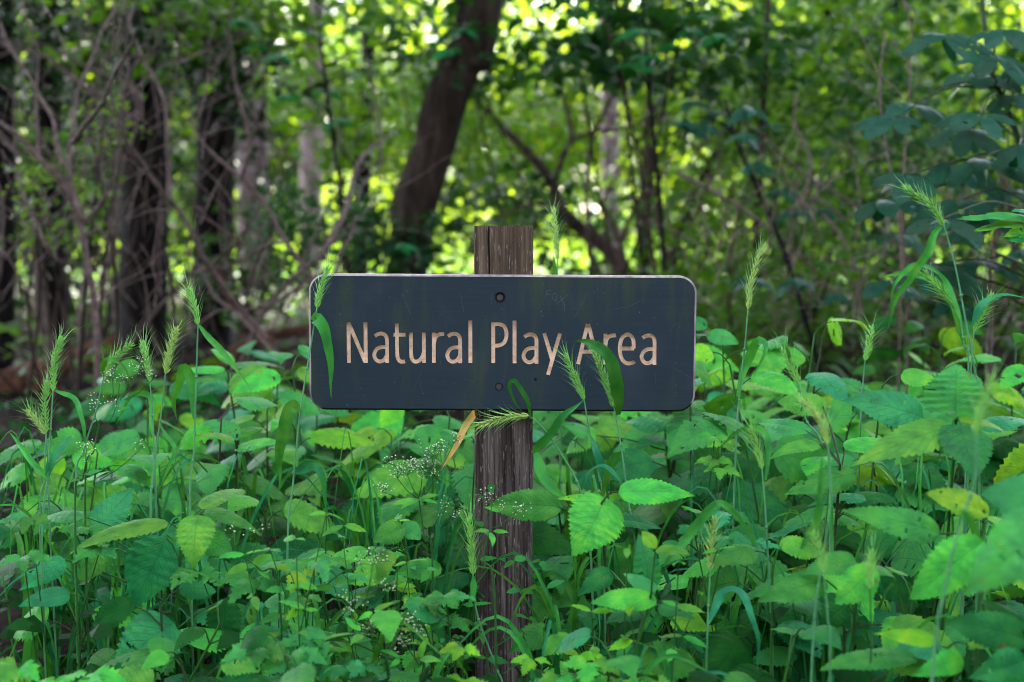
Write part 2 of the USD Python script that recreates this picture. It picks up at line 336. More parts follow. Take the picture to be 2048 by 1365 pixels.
PROF = {'ovate': (0.50, 1.22), 'cordate': (0.40, 1.12), 'lance': (0.80, 1.3), 'obovate': (1.15, 0.80), 'wide': (0.52, 0.98)}


def leaf_local(L, W, kind='ovate', teeth=13, depth=0.10, fold=0.18, droop=0.5, quilt=0.022, wave=0.0, seed=0, cols=(-1, -0.62, -0.3, 0, 0.3, 0.62, 1), lobes=0.0):
    """Leaf blade from the origin along +y, upper face +z. Chord length L, width W."""
    r = np.random.default_rng(seed)
    a, b = PROF[kind]
    R = 2 * teeth + 1
    t = np.linspace(0, 1, R)
    w = t ** a * (1 - t) ** b
    w = w / w.max() * W / 2
    w[0] = 0.004 * W
    if lobes:
        w = w * (1 - lobes * (0.5 + 0.5 * np.cos(t * 2 * np.pi * 3.0 + 0.5)))
    odd = np.arange(R) % 2 == 1
    we = w * np.where(odd, 1 - depth * (0.7 + 0.6 * r.random(R)), 1.0)
    u = np.array(cols, float)
    au = np.abs(u)
    x = np.where(au[None, :] > 0.99, we[:, None], w[:, None]) * u[None, :]
    th = droop * (0.45 - t)
    ds = 1.0 / (R - 1)
    y0 = np.concatenate([[0], np.cumsum(np.cos(th[:-1]) * ds)]); z0 = np.concatenate([[0], np.cumsum(np.sin(th[:-1]) * ds)])
    ang = math.atan2(z0[-1], y0[-1]); ln = math.hypot(y0[-1], z0[-1])
    ys = (y0 * math.cos(-ang) - z0 * math.sin(-ang)) / ln * L; zs = (y0 * math.sin(-ang) + z0 * math.cos(-ang)) / ln * L
    y = np.repeat(ys[:, None], len(u), 1)
    y = y + np.where((au[None, :] > 0.99) & ~odd[:, None], 0.55 * L / R, 0) * (t[:, None] < 0.96)
    if kind in ('cordate', 'wide'):
        y = y - 0.16 * W * au[None, :] ** 1.5 * np.exp(-(t[:, None] / 0.12))
    ph = (t[:, None] - 0.31 * au[None, :]) * 9.0
    z = zs[:, None] + fold * np.abs(x) - 0.9 * x ** 2 / max(W, 1e-6) * 0.6 + quilt * W * np.cos(2 * np.pi * ph) * au[None, :] * (1 - 0.4 * au[None, :]) * (w[:, None] / (W / 2))
    if wave:
        z = z + wave * W * np.sin(t[:, None] * 2 * np.pi * 1.6 + r.random() * 6 + (u[None, :] > 0) * 1.3) * au[None, :] ** 2
    x = x + 0.02 * W * (r.random(x.shape) - 0.5) * (au[None, :] > 0.4) + 0.05 * W * np.sin(t * 3.1 + r.random() * 6)[:, None] * t[:, None]
    v = np.stack([x, y, z], -1).reshape(-1, 3)
    uv = np.stack([np.repeat((u * 0.5 + 0.5)[None], R, 0), np.repeat(t[:, None], len(u), 1)], -1).reshape(-1, 2)
    C = len(u)
    i, j = np.meshgrid(np.arange(R - 1), np.arange(C - 1), indexing='ij')
    q = np.stack([i * C + j, i * C + j + 1, (i + 1) * C + j + 1, (i + 1) * C + j], -1)
    ok = np.ones(q.shape[:2], bool)
    if L > 0.05 and r.random() < 0.32:                       # eaten by insects: holes and bitten margins
        for _ in range(r.integers(1, 4)):
            ok[r.integers(3, R - 5), r.integers(1, C - 2)] = False
        if r.random() < 0.5:
            k0 = r.integers(4, R - 6); ok[k0:k0 + r.integers(1, 4), r.choice([0, C - 2])] = False
    q = q[ok].reshape(-1, 4)
    return v, np.vstack([q[:, [0, 1, 2]], q[:, [0, 2, 3]]]), uv


def place(v, base, d, normal):
    y = nrm(d); x = nrm(np.cross(y, normal)); z = np.cross(x, y)
    return np.asarray(base) + v @ np.stack([x, y, z])


def ribbon(pts, width, normal, n=18, fold=0.25, taper=(0.35, 1.0, 0.95, 0.8, 0.45, 0.02), twist=0.0):
    p = smooth_path(pts, n)
    sd = int(abs(p[0, 0] * 9173 + p[-1, 2] * 733)) % 997
    p = p + np.stack([meshkit.noise(p * 28, sd + k) - 0.5 for k in range(3)], -1) * 0.006
    t = nrm(np.gradient(p, axis=0))
    s = np.linspace(0, 1, n)
    w = np.interp(s, np.linspace(0, 1, len(taper)), taper) * width / 2
    w = w * (0.86 + 0.28 * meshkit.noise(p * 60, sd + 5))
    nn = np.asarray(normal, float)
    x = nrm(np.cross(t, nn)); z = np.cross(x, t)
    if twist:
        a = (twist * s)[:, None]
        x, z = x * np.cos(a) + z * np.sin(a), z * np.cos(a) - x * np.sin(a)
    u = np.array([-1, -0.5, 0, 0.5, 1])
    v = p[:, None] + x[:, None] * (w[:, None] * u)[..., None] + z[:, None] * (fold * np.abs(w[:, None] * u))[..., None]
    i, j = np.meshgrid(np.arange(n - 1), np.arange(4), indexing='ij')
    q = np.stack([i * 5 + j, i * 5 + j + 1, (i + 1) * 5 + j + 1, (i + 1) * 5 + j], -1).reshape(-1, 4)
    uv = np.stack([np.repeat((u * 0.5 + 0.5)[None], n, 0), np.repeat(s[:, None], 5, 1)], -1).reshape(-1, 2)
    return v.reshape(-1, 3), np.vstack([q[:, [0, 1, 2]], q[:, [0, 2, 3]]]), uv


def leaf_cloud(pos, size, r, droop=0.35, aspect=0.55, up=(0, 0, 1), tilt=0.7):
    """Many small leaves, six corners each, as one mesh."""
    n = len(pos)
    az = r.random(n) * 2 * np.pi
    d = np.stack([np.cos(az), np.sin(az), -droop + r.normal(0, 0.35, n)], -1); d = nrm(d)
    nn = np.asarray(up, float) + r.normal(0, tilt, (n, 3)) * [1, 1, 0.4]
    x = nrm(np.cross(d, nn)); z = np.cross(x, d)
    L = np.broadcast_to(size, (n,)) * (0.65 + 0.7 * r.random(n)); W = L * aspect * (0.8 + 0.4 * r.random(n))
    loc = np.array([(0, 0, 0), (-0.48, 0.33, 0.10), (0.48, 0.33, 0.10), (-0.36, 0.66, 0.06), (0.36, 0.66, 0.06), (0, 1, -0.12)])
    v = pos[:, None] + x[:, None] * (loc[None, :, 0:1] * W[:, None, None]) + d[:, None] * (loc[None, :, 1:2] * L[:, None, None]) + z[:, None] * (loc[None, :, 2:3] * L[:, None, None])
    f = np.array([(0, 2, 1), (1, 2, 4), (1, 4, 3), (3, 4, 5)])
    return v.reshape(-1, 3), (np.arange(n)[:, None, None] * 6 + f[None]).reshape(-1, 3)


def clumps(c, rad, nc, per, r, spread=0.28, shell=0.35):
    """Points gathered in clumps inside an ellipsoid."""
    d = nrm(r.normal(size=(nc, 3))) * (shell + (1 - shell) * r.random(nc) ** 0.6)[:, None]
    cs = np.asarray(c) + d * rad
    k = r.integers(0, nc, nc * per)
    return cs[k] + r.normal(size=(nc * per, 3)) * np.asarray(rad) * spread * [1, 1, 0.6], cs


# ------------------------------------------------------------------ ground
gx = np.concatenate([np.linspace(-300, -12, 16), np.linspace(-11, 11, 90), np.linspace(12, 300, 16)])
gy = np.concatenate([np.linspace(-200, -4, 12), np.linspace(-3.5, 20, 100), np.linspace(21, 400, 24)])
X, Y = np.meshgrid(gx, gy)


def ground_z(x, y):
    x, y = np.asarray(x, float), np.asarray(y, float)
    near = np.exp(-((x / 14) ** 2 + ((y - 6) / 16) ** 2))
    return near * (0.05 * np.sin(x * 1.7 + 0.6 * y) * np.sin(y * 1.3) + 0.04 * np.sin(x * 3.1 - y * 2.2)) - 0.02


G = np.stack([X, Y, ground_z(X, Y)], -1)
ny, nx = X.shape
i, j = np.meshgrid(np.arange(ny - 1), np.arange(nx - 1), indexing='ij')
gq = np.stack([i * nx + j, i * nx + j + 1, (i + 1) * nx + j + 1, (i + 1) * nx + j], -1).reshape(-1, 4)
put(None, 'ground', (G.reshape(-1, 3), np.vstack([gq[:, [0, 1, 2]], gq[:, [0, 2, 3]]])), GROUND, kind='structure', label='brown woodland earth turning to bright grass in the clearing')


# ------------------------------------------------------------------ trees of the wood
def tree(name, label, cat, pts, D, bark, height=9.0, crown=(2.6, 2.6, 2.4), nc=34, per=60, leaf=0.26, fol=CANO, group=None, sides=14, knots=True, limbs=5, seed=0, crown_at=None):
    """pts: (px, py, width px) up the trunk at the distance D; the trunk goes on above the picture to its crown."""
    r = np.random.default_rng(seed + 100)
    p = [P(a, b, D) for a, b, w in pts]
    w = [c / FPX * D for a, b, c in pts]
    lo, hi = p[0], p[-1]
    base = lo + (lo - p[1]) * 0.0
    base = np.array([lo[0] - (p[1] - lo)[0] / max((p[1] - lo)[2], 0.05) * lo[2] * 0.8, lo[1], 0.0])
    base[2] = ground_z(base[0], base[1]) - 0.06
    d = nrm(p[-1] - p[-2]); d = nrm(d + np.array([0, 0, 0.6]))
    top = hi + d * max(height - hi[2], 1.0)
    path = [base] + p + [hi * 0.55 + top * 0.45 + r.normal(0, 0.12, 3), top]
    rad = [w[0] * 0.75] + [x / 2 for x in w] + [w[-1] * 0.36, w[-1] * 0.12]
    n = 44
    sp = smooth_path(path, n)
    cum = np.linspace(0, len(path) - 1, n)
    rr = np.interp(cum, np.arange(len(path)), rad)
    v, f = tube(sp, rr, sides)
    c = np.vstack([np.repeat(sp, sides, 0), sp[:1], sp[-1:]])
    nz = meshkit.fbm(v * [9, 9, 4], 3, seed) - 0.5
    v = c + (v - c) * (1 + 0.35 * nz[:, None])
    root = thing(name, label, cat, base, group)
    tr = put(root, 'trunk', (v, f), bark)
    cc = top + np.array([0, 0, -0.3]) if crown_at is None else np.asarray(crown_at, float)  # some crowns are set low, out of view, added to darken the wood
    if crown:
        pos, cs = clumps(cc, crown, nc, per, r)
        for k in range(limbs):
            s = sp[int(n * (0.72 + 0.05 * k))] if 0.72 + 0.05 * k < 1 else sp[-2]
            e = cs[r.integers(len(cs))]
            put(root, 'limb', tube(smooth_path([s, (s + e) / 2 + [0, 0, 0.25], e], 8), [w[-1] * 0.22, 0.02], 6), bark)
        put(root, 'crown', leaf_cloud(pos, leaf, r, tilt=0.45), fol, smooth=False)
    return root, sp


tree('leaning_tree', 'dark leaning tree trunk rising behind the sign post, slanting to the upper right', 'tree',
     [(800, 700, 92), (816, 540, 80), (831, 410, 92), (866, 308, 82), (891, 205, 88), (933, 103, 88), (968, 0, 85)], 6.5, BARK, 9, (3.2, 2.8, 2.6), 44, 70, seed=1, crown_at=(0.0, 5.6, 9.2))
tree('broad_tree', 'thick nearly black straight trunk behind the tangled brown branches', 'tree',
     [(285, 690, 100), (286, 450, 94), (290, 200, 92), (292, 0, 92)], 8.0, BARK_DARK, 10, (2.0, 1.5, 1.0), 46, 70, seed=2, crown_at=(-1.1, 4.4, 4.4))
tree('broad_tree', 'dark straight trunk beside the pale pinkish trunk, left of the leaning tree', 'tree',
     [(425, 690, 84), (428, 420, 80), (436, 200, 78), (440, 0, 76)], 9.0, BARK_DARK, 11, (3.2, 3.2, 2.8), 46, 70, seed=3)
tree('pale_tree', 'pale pinkish grey trunk lit by the clearing, close to a dark trunk', 'tree',
     [(512, 600, 68), (508, 400, 64), (503, 220, 62), (500, 0, 58)], 13.5, BARK_PINK, 11, (3.0, 2.6, 2.6), 40, 60, seed=4)
tree('pale_tree', 'slim pale grey trunk in front of the brightest glade, between leaning tree and pinkish trunk', 'tree',
     [(622, 540, 46), (622, 380, 45), (626, 200, 42), (632, 0, 38)], 17.0, BARK_PINK, 11, (2.8, 2.4, 2.4), 36, 60, seed=5)
tree('broad_tree', 'dark trunk above the reddish fallen log', 'tree',
     [(106, 720, 66), (104, 560, 60), (100, 380, 56), (92, 100, 52), (90, 0, 50)], 8.4, BARK_DARK, 10, (2.0, 1.5, 1.0), 44, 70, seed=6, crown_at=(-2.7, 4.9, 4.7))
tree('broad_tree', 'dark trunk cut by the left border of the photo', 'tree',
     [(2, 760, 50), (6, 560, 46), (8, 300, 44), (4, 0, 42)], 7.2, BARK_DARK, 9, (1.8, 1.3, 0.8), 40, 70, seed=7, crown_at=(-2.3, 3.7, 4.0))
tree('slim_tree', 'slim grey trunk standing far back above the right half of the sign', 'tree',
     [(1226, 560, 40), (1223, 400, 36), (1220, 240, 34), (1216, 0, 30)], 15.0, BARK_PINK, 10, (2.8, 2.4, 2.4), 36, 60, seed=8)
tree('slim_tree', 'brown vine covered trunk rising above the right end of the sign', 'tree',
     [(1292, 620, 42), (1286, 480, 30), (1296, 330, 24), (1304, 200, 22), (1312, 0, 20)], 9.0, BARK, 9, (2.0, 1.5, 1.0), 40, 70, seed=9, crown_at=(0.9, 5.2, 4.6))
tree('slim_tree', 'thin dark stem standing upright right of the vine covered trunk', 'tree',
     [(1508, 640, 18), (1516, 420, 15), (1527, 220, 13), (1537, 0, 12)], 6.2, BARK, 7, (1.8, 1.2, 0.8), 40, 60, seed=10, crown_at=(1.3, 3.8, 3.9))
tree('leaning_tree', 'slender dark tree leaning to the upper right corner', 'tree',
     [(1330, 610, 22), (1372, 430, 18), (1440, 290, 16), (1500, 205, 16), (1590, 80, 17), (1680, -10, 17)], 8.0, BARK_DARK, 8, (2.0, 1.4, 0.9), 40, 70, seed=11, crown_at=(2.9, 4.4, 4.2))
# trees beside the frame that close the canopy over the wood
for k, (x, y, h) in enumerate([(-6.5, 5.5, 10), (4.6, 6.2, 10), (7.4, 8.5, 11), (-4.5, 12.2, 11), (2.4, 12.8, 11), (6.2, 13.0, 11), (-9.0, 10.5, 11), (-1.2, 9.2, 11), (-3.6, 6.6, 9.5), (-8.6, 14.5, 10), (10.5, 12.0, 10)]):
    px, py = proj(np.array([x, y, 0.4]))
    D = y + 2.11
    ww = 0.2 / D * FPX if abs(x) / D > 0.45 else 0.13 / D * FPX
    px2, py2 = proj(np.array([x + 0.15, y, 3.5]))
    tree('canopy_tree', 'tall woodland tree whose crown shades the sign', 'tree', [(px, py, ww), (px2, py2, ww * 0.85)], D, BARK_DARK, h, (3.4, 3.0, 2.4), 44, 75, seed=30 + k,
         group='trees that close the canopy over the wood', limbs=4)

# the forked small tree behind the right half of the sign
r0 = np.random.default_rng(5)
ft = thing('forked_tree', 'crooked small tree with forked arching limbs behind the right half of the sign', 'tree', P(1275, 690, 7.5) * [1, 1, 0])


def px_tube(root, name, pts, D, mat, w0, w1, sides=7, n=20, D1=None, wob=0.0, r=None):
    pp = [P(a, b, D + ((D1 if D1 is not None else D) - D) * k / max(len(pts) - 1, 1)) for k, (a, b) in enumerate(pts)]
    s = smooth_path(pp, n)
    if wob and r is not None:
        s = s + np.stack([meshkit.noise(s * 5, 3 + k) - 0.5 for k in range(3)], -1) * wob
    v, f = tube(s, np.linspace(w0, w1, n) / 2 / FPX * D, sides)
    return put(root, name, (v, f), mat)


px_tube(ft, 'trunk', [(1290, 760), (1262, 570), (1205, 490), (1130, 432), (1104, 365), (1062, 312), (1000, 250), (945, 190), (880, 120)], 7.5, DEAD, 38, 7, 9, 40)
px_tube(ft, 'limb', [(1106, 372), (1128, 310), (1142, 280), (1138, 235), (1112, 140), (1082, 60), (1040, -20)], 7.5, DEAD, 14, 6, 7, D1=7.9)
px_tube(ft, 'limb', [(1138, 285), (1180, 265), (1240, 258), (1300, 240)], 7.5, DEAD, 10, 4, 6, D1=7.0)
px_tube(ft, 'limb', [(1130, 300), (1120, 340), (1112, 360)], 7.45, DEAD, 12, 10, 6)
px_tube(ft, 'limb', [(1200, 488), (1120, 418), (1050, 412), (990, 440)], 7.5, DEAD, 14, 4, 6, D1=7.1)
cp, _ = clumps(P(1090, 170, 7.6), (0.9, 0.6, 0.55), 26, 22, r0, spread=0.2)
put(ft, 'crown', leaf_cloud(cp, 0.062, r0), MIDF, smooth=False)


# ------------------------------------------------------------------ sunlit edge of the clearing, far back
def bush(name, label, cat, c, rad, n, per, leaf, fol, group=None, seed=0, stems=4, stem_mat=BARK, tilt=0.7, spread=0.2, aspect=0.55):
    r = np.random.default_rng(seed + 900)
    c = np.asarray(c, float)
    base = np.array([c[0], c[1], float(ground_z(c[0], c[1]))])
    root = thing(name, label, cat, base, group)
    pos, cs = clumps(c, rad, n, per, r, spread=spread)
    pos = pos[pos[:, 2] > 0.05]
    for k in range(stems):
        e = cs[r.integers(len(cs))]
        b = base + [r.normal(0, 0.08), r.normal(0, 0.08), -0.04]
        m = (b + e) / 2 + [r.normal(0, 0.12), r.normal(0, 0.12), 0.1]
        put(root, 'stem', tube(smooth_path([b, m, e], 10), [max(0.008, 0.011 * rad[2]), 0.004], 6), stem_mat)
    put(root, 'crown', leaf_cloud(pos, leaf, r, tilt=tilt, aspect=aspect), fol, smooth=False)
    return root


for k in range(17):
    x = -17 + k * 2.1 + rng.normal(0, 0.4); y = 29 + rng.normal(0, 2.5)
    bush('clearing_edge_tree', 'sunlit yellow green tree beyond the clearing', 'tree', (x, y, 2.6 + rng.random()), (2.2, 1.8, 2.6), 54, 60, 0.30,
         FAR if rng.random() < 0.7 else FAR2, group='sunlit trees at the far edge of the clearing', seed=k, stems=3)
for k in range(9):
    x = -22 + k * 5.5 + rng.normal(0, 0.8); y = 40 + rng.normal(0, 2)
    bush('clearing_edge_tree', 'sunlit yellow green tree beyond the clearing', 'tree', (x, y, 4.8), (4.2, 3, 4.6), 60, 50, 0.34,
         FAR2, group='sunlit trees at the far edge of the clearing', seed=50 + k, stems=3)
for k in range(14):
    x = -9 + k * 1.4 + rng.normal(0, 0.5); y = 18.5 + rng.random() * 5
    bush('clearing_shrub', 'low sunlit shrub growing in the bright clearing', 'shrub', (x, y, 0.75), (0.8, 0.7, 0.75), 26, 26, 0.11,
         FAR, group='low sunlit shrubs in the clearing', seed=80 + k, stems=3)

# unseen trees added behind and beside the camera to block low sky light
for k, (x, y, h) in enumerate([(-7.4, -1.5, 5), (-7.6, 2.2, 6), (7.6, -0.5, 5), (7.6, 3.4, 6), (-6.6, -5.5, 6), (6.8, -5.2, 6), (-2.4, -9.4, 6), (2.6, -9.8, 6), (-8.5, -9.5, 7), (8.0, -10.0, 7), (-4.6, -6.9, 5.5), (4.8, -7.2, 5.5), (-6.9, -3.4, 6.5), (7.1, -3.0, 6.5), (-5.8, 0.4, 5), (5.9, 1.4, 5)]):
    rr2 = np.random.default_rng(600 + k)
    root = thing('path_side_tree', 'unseen leafy tree added round the opening to block low sky light', 'tree', (x, y, ground_z(x, y)), 'unseen trees added to block low sky light')
    put(root, 'trunk', tube(smooth_path([(x, y, -0.05), (x + .1, y, 3), (x, y + .2, h)], 14), [0.16, 0.12, 0.03], 10), BARK_DARK)
    pos, _ = clumps((x, y, h * 0.55), (2.5, 2.2, h * 0.52), 60, 70, rr2, spread=0.16, shell=0.5)
    put(root, 'crown', leaf_cloud(pos[pos[:, 2] > 0.1], 0.30, rr2, tilt=0.7), CANO, smooth=False)
n = 34000
rw = np.random.default_rng(321)
p = np.stack([rw.uniform(-44, 44, n), rw.uniform(50, 57, n), 13 * rw.random(n) ** 0.9], -1)
keep = p[:, 2] < 8 + 5.5 * meshkit.noise(p * [0.22, 0.22, 0], 5)
put(None, 'far_wood', leaf_cloud(p[keep], 0.62, rw, tilt=0.8), FAR2, smooth=False, kind='stuff', label='far sunlit wood closing the view beyond the clearing', cat='wood')

# meadow grass of the clearing and leaf litter of the wood floor
n = 16000
mx, my = rng.uniform(-15, 15, n), rng.uniform(16, 34, n)
h = rng.uniform(0.2, 0.6, n); az = rng.random(n) * 2 * np.pi; wd = 0.02 + 0.02 * rng.random(n)
b = np.stack([mx, my, ground_z(mx, my)], -1); sx = np.stack([np.cos(az), np.sin(az), 0 * az], -1) * wd[:, None]
tip = b + np.stack([rng.normal(0, 0.12, n), rng.normal(0, 0.12, n), h], -1)
mid = b * 0.45 + tip * 0.55 + [0, 0, 0.05]
v = np.stack([b - sx, b + sx, mid + sx * 0.8, mid - sx * 0.8, tip], 1)
f = np.array([(0, 1, 2), (0, 2, 3), (3, 2, 4)])
put(None, 'meadow_grass', (v.reshape(-1, 3), (np.arange(n)[:, None, None] * 5 + f).reshape(-1, 3)), MEADOW, smooth=False, kind='stuff', label='bright sunlit grass of the clearing behind the wood', cat='grass')
n = 6000
p = np.stack([rng.uniform(-7, 7, n), rng.uniform(1.5, 15, n), np.zeros(n)], -1); p[:, 2] = ground_z(p[:, 0], p[:, 1]) + 0.01 + 0.03 * rng.random(n)
put(None, 'leaf_litter', leaf_cloud(p, 0.09, rng, droop=0.0, tilt=0.35), LITTER, smooth=False, kind='stuff', label='dry brown leaves strewn over the wood floor', cat='leaves')

# ------------------------------------------------------------------ understorey shrubs and saplings in the shade
US = [  # px, py, D, radii, clumps, per, leaf size, material, label
    (700, 60, 7.6, (1.0, 0.7, 0.42), 30, 26, 0.075, MIDF, 'leafy sapling left of the leaning trunk near the top edge'),
    (760, 240, 8.0, (0.55, 0.5, 0.6), 22, 22, 0.07, MIDF, 'bushy sapling against the left side of the leaning trunk'),
    (690, 470, 6.4, (0.42, 0.35, 0.25), 18, 18, 0.07, MIDT, 'blue green low shrub behind the upper left corner of the sign'),
    (1010, 440, 7.6, (0.55, 0.4, 0.3), 20, 20, 0.075, MIDT, 'shady shrub behind the top of the wooden post'),
    (1130, 60, 6.4, (0.85, 0.6, 0.34), 28, 24, 0.08, MIDT, 'leafy bough of a sapling at the top edge right of the leaning trunk'),
    (1330, 60, 5.6, (0.5, 0.4, 0.28), 24, 22, 0.085, MIDT, 'dark leafy sapling with hanging leaves at the top edge'),
    (1480, 110, 7.4, (0.8, 0.6, 0.5), 30, 24, 0.075, MIDF, 'mid green sapling under the slender leaning tree'),
    (1680, 120, 7.8, (0.9, 0.7, 0.6), 34, 26, 0.075, MIDF, 'dense green sapling behind the palmate shrub'),
    (1900, 150, 8.4, (1.1, 0.8, 0.7), 36, 26, 0.08, MIDF, 'dense shady shrub in the upper right corner'),
    (1640, 330, 8.6, (0.9, 0.7, 0.6), 30, 24, 0.075, MIDF, 'green shrub above the dead twigs right of the sign'),
    (1450, 400, 7.2, (0.5, 0.5, 0.5), 22, 20, 0.075, MIDF, 'sparse shrub left of the dead twigs'),
    (1860, 470, 7.4, (0.9, 0.7, 0.5), 28, 24, 0.07, MIDF, 'dark shrub low behind the palmate leaves'),
    (1400, 560, 6.6, (0.5, 0.4, 0.3), 18, 18, 0.07, MIDF, 'low green shrub behind the right end of the sign'),
    (120, 20, 7.4, (0.9, 0.6, 0.3), 26, 22, 0.075, MIDT, 'leafy bough over the brown tangle in the upper left corner'),
    (330, 40, 6.6, (0.6, 0.5, 0.28), 20, 20, 0.075, MIDF, 'green bough in front of the thick black trunk'),
    (60, 330, 9.5, (1.1, 0.7, 0.9), 34, 30, 0.09, MIDT, 'dense dark shrub behind the brown tangle on the left'),
    (200, 180, 10.5, (1.1, 0.7, 1.0), 34, 30, 0.09, MIDT, 'dense dark shrub behind the thick black trunk'),
    (90, 400, 6.0, (0.3, 0.3, 0.35), 14, 14, 0.055, MIDF, 'yellow green sprigs among the brown branches'),
    (500, 480, 8.4, (0.5, 0.5, 0.45), 22, 22, 0.08, MIDT, 'shady shrub left of the leaning trunk, above the sign corner'),
    (380, 330, 10.5, (0.16, 0.3, 0.9), 14, 18, 0.08, FAR2, 'narrow light green sapling between the two dark trunks'),
    (1950, 640, 5.6, (0.7, 0.5, 0.2), 18, 18, 0.06, MIDF, 'low shrub behind the large leaves at the right border'),
    (1400, 250, 11.5, (0.8, 0.6, 0.8), 24, 22, 0.085, FAR2, 'light green sapling seen between vine trunk and leaning stem'),
]
US += [
    (960, 430, 8.6, (0.5, 0.4, 0.4), 24, 26, 0.07, MIDF, 'shady shrub in the gap between leaning trunk and post top'),
    (1050, 290, 9.4, (0.6, 0.4, 0.5), 24, 26, 0.075, MIDF, 'half lit sapling behind the crooked limbs'),
    (1180, 470, 8.8, (0.5, 0.4, 0.35), 22, 24, 0.07, MIDT, 'low dark shrub below the crooked limbs'),
    (1600, 110, 10.5, (1.3, 0.6, 0.8), 44, 40, 0.085, MIDF, 'broad mid green sapling crown right of the leaning stems'),
    (1860, 60, 11.0, (1.4, 0.6, 0.8), 44, 40, 0.09, MIDF, 'broad mid green sapling crown far back at upper right'),
    (1730, 330, 11.0, (1.3, 0.6, 0.7), 40, 38, 0.085, MIDF, 'mid green thicket far back between the bare stems'),
    (1420, 470, 10.0, (0.7, 0.5, 0.5), 28, 30, 0.08, MIDF, 'mid green shrub far back above the right end of the sign'),
    (720, 170, 9.4, (0.6, 0.5, 0.5), 26, 28, 0.08, MIDF, 'mid green spray far back left of the leaning trunk'),
    (110, 420, 4.4, (0.14, 0.12, 0.16), 10, 14, 0.028, FAR2, 'yellow green sprig caught in the bare stems at the left'),
    (215, 250, 4.5, (0.13, 0.1, 0.12), 9, 12, 0.028, FAR2, 'small yellow green sprig high in the bare stems'),
    (620, 470, 5.2, (0.25, 0.2, 0.18), 14, 14, 0.04, MIDT, 'leafy shoots above the left corner of the sign'),
    (60, 260, 11.5, (1.5, 0.6, 1.2), 44, 44, 0.09, MIDT, 'tall dense dark shrub far back at the left border'),
    (190, 120, 12.0, (1.5, 0.6, 1.0), 44, 44, 0.09, MIDT, 'dark crown filling the gap left of the thick black trunk'),
    (350, 60, 11.0, (0.9, 0.5, 0.55), 30, 36, 0.085, MIDT, 'dark crown above the light gap between the two black trunks'),
    (1750, 600, 9.0, (1.6, 0.6, 0.4), 40, 34, 0.075, MIDF, 'dusky shrub beyond the dead twigs'),
    (1500, 590, 8.6, (0.9, 0.6, 0.35), 30, 30, 0.07, MIDF, 'shrub low beyond the right end of the sign'),
    (1780, 420, 9.6, (1.4, 0.6, 0.7), 40, 36, 0.08, MIDF, 'tall dusky shrub behind the palmate shrub'),
    (1950, 500, 9.0, (1.0, 0.6, 0.8), 36, 34, 0.08, MIDT, 'dark shrub far back at the right border'),
    (1500, 480, 5.6, (0.42, 0.35, 0.36), 22, 22, 0.05, MIDF, 'small leaved shrub among the dead twigs right of the sign'),
    (1680, 560, 5.2, (0.45, 0.35, 0.28), 22, 20, 0.05, MIDF, 'low small leaved shrub right of the dark whorled sapling'),
    (1730, 300, 6.2, (0.55, 0.4, 0.5), 28, 24, 0.055, MIDT, 'dusky shrub left of the palmate leaves'),
    (1420, 620, 5.0, (0.32, 0.3, 0.2), 16, 18, 0.045, MIDF, 'low leafy shoots just right of the sign corner'),
    (1900, 350, 5.6, (0.6, 0.4, 0.6), 30, 26, 0.06, MIDT, 'dark foliage directly behind the palmate leaves'),
    (1560, 180, 6.6, (0.6, 0.4, 0.45), 26, 24, 0.06, MIDF, 'leafy spray between the two leaning stems at upper right'),
    (1980, 60, 6.0, (0.6, 0.4, 0.35), 24, 24, 0.06, MIDT, 'shady bough in the top right corner'),
    (240, 420, 9.8, (0.9, 0.5, 0.7), 34, 30, 0.08, MIDT, 'dense dark shrub low behind the thick black trunk'),
    (60, 140, 8.6, (0.7, 0.5, 0.7), 32, 28, 0.075, MIDT, 'dark sapling crown at the upper left border'),
    (190, 60, 7.0, (0.7, 0.5, 0.4), 28, 26, 0.065, MIDT, 'dark leafy spray over the crooked bare shrub'),
    (470, 120, 7.4, (0.4, 0.4, 0.5), 24, 24, 0.065, MIDT, 'dark leafy spray across the pale pinkish trunk'),
    (760, 520, 6.2, (0.4, 0.3, 0.2), 18, 18, 0.06, MIDT, 'low shrub at the foot of the leaning trunk'),
]
for k, (px, py, D, rad, nc, per, lf, fol, lab) in enumerate(US):
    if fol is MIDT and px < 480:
        fol = DARKF  # left shrubs take a darker copy, deep shade put into the leaf colour
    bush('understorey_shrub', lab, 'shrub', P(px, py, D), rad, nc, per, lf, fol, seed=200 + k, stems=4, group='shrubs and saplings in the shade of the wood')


# ------------------------------------------------------------------ dead branches: the tangle on the left, the twigs on the right
def twigs(root, n, box, D0, D1, mat, r, w=(1.6, 4.6), length=(120, 330), ang=(-1.2, 1.2), name='twigs', bend=0.35):
    mb = MB()
    for _ in range(n):
        x, y = r.uniform(box[0], box[2]), r.uniform(box[1], box[3])
        D = r.uniform(D0, D1); L = r.uniform(*length); a = r.uniform(*ang)
        pts = []; b = r.normal(0, bend)
        for k in range(6):
            pts.append(P(x, y, D)); x += math.sin(a) * L / 5; y -= math.cos(a) * L / 5; a += b / 3 + r.normal(0, 0.16); D += r.normal(0, 0.06)
        pts = np.array(pts); pts = pts[pts[:, 2] > -0.05]
        if len(pts) < 3:
            continue
        ww = r.uniform(*w) / FPX * D / 2
        mb.add(*tube(smooth_path(pts, 10), np.linspace(ww, ww * 0.35, 10), 4, cap=False))
    return put(root, name, mb, mat, kind='stuff')


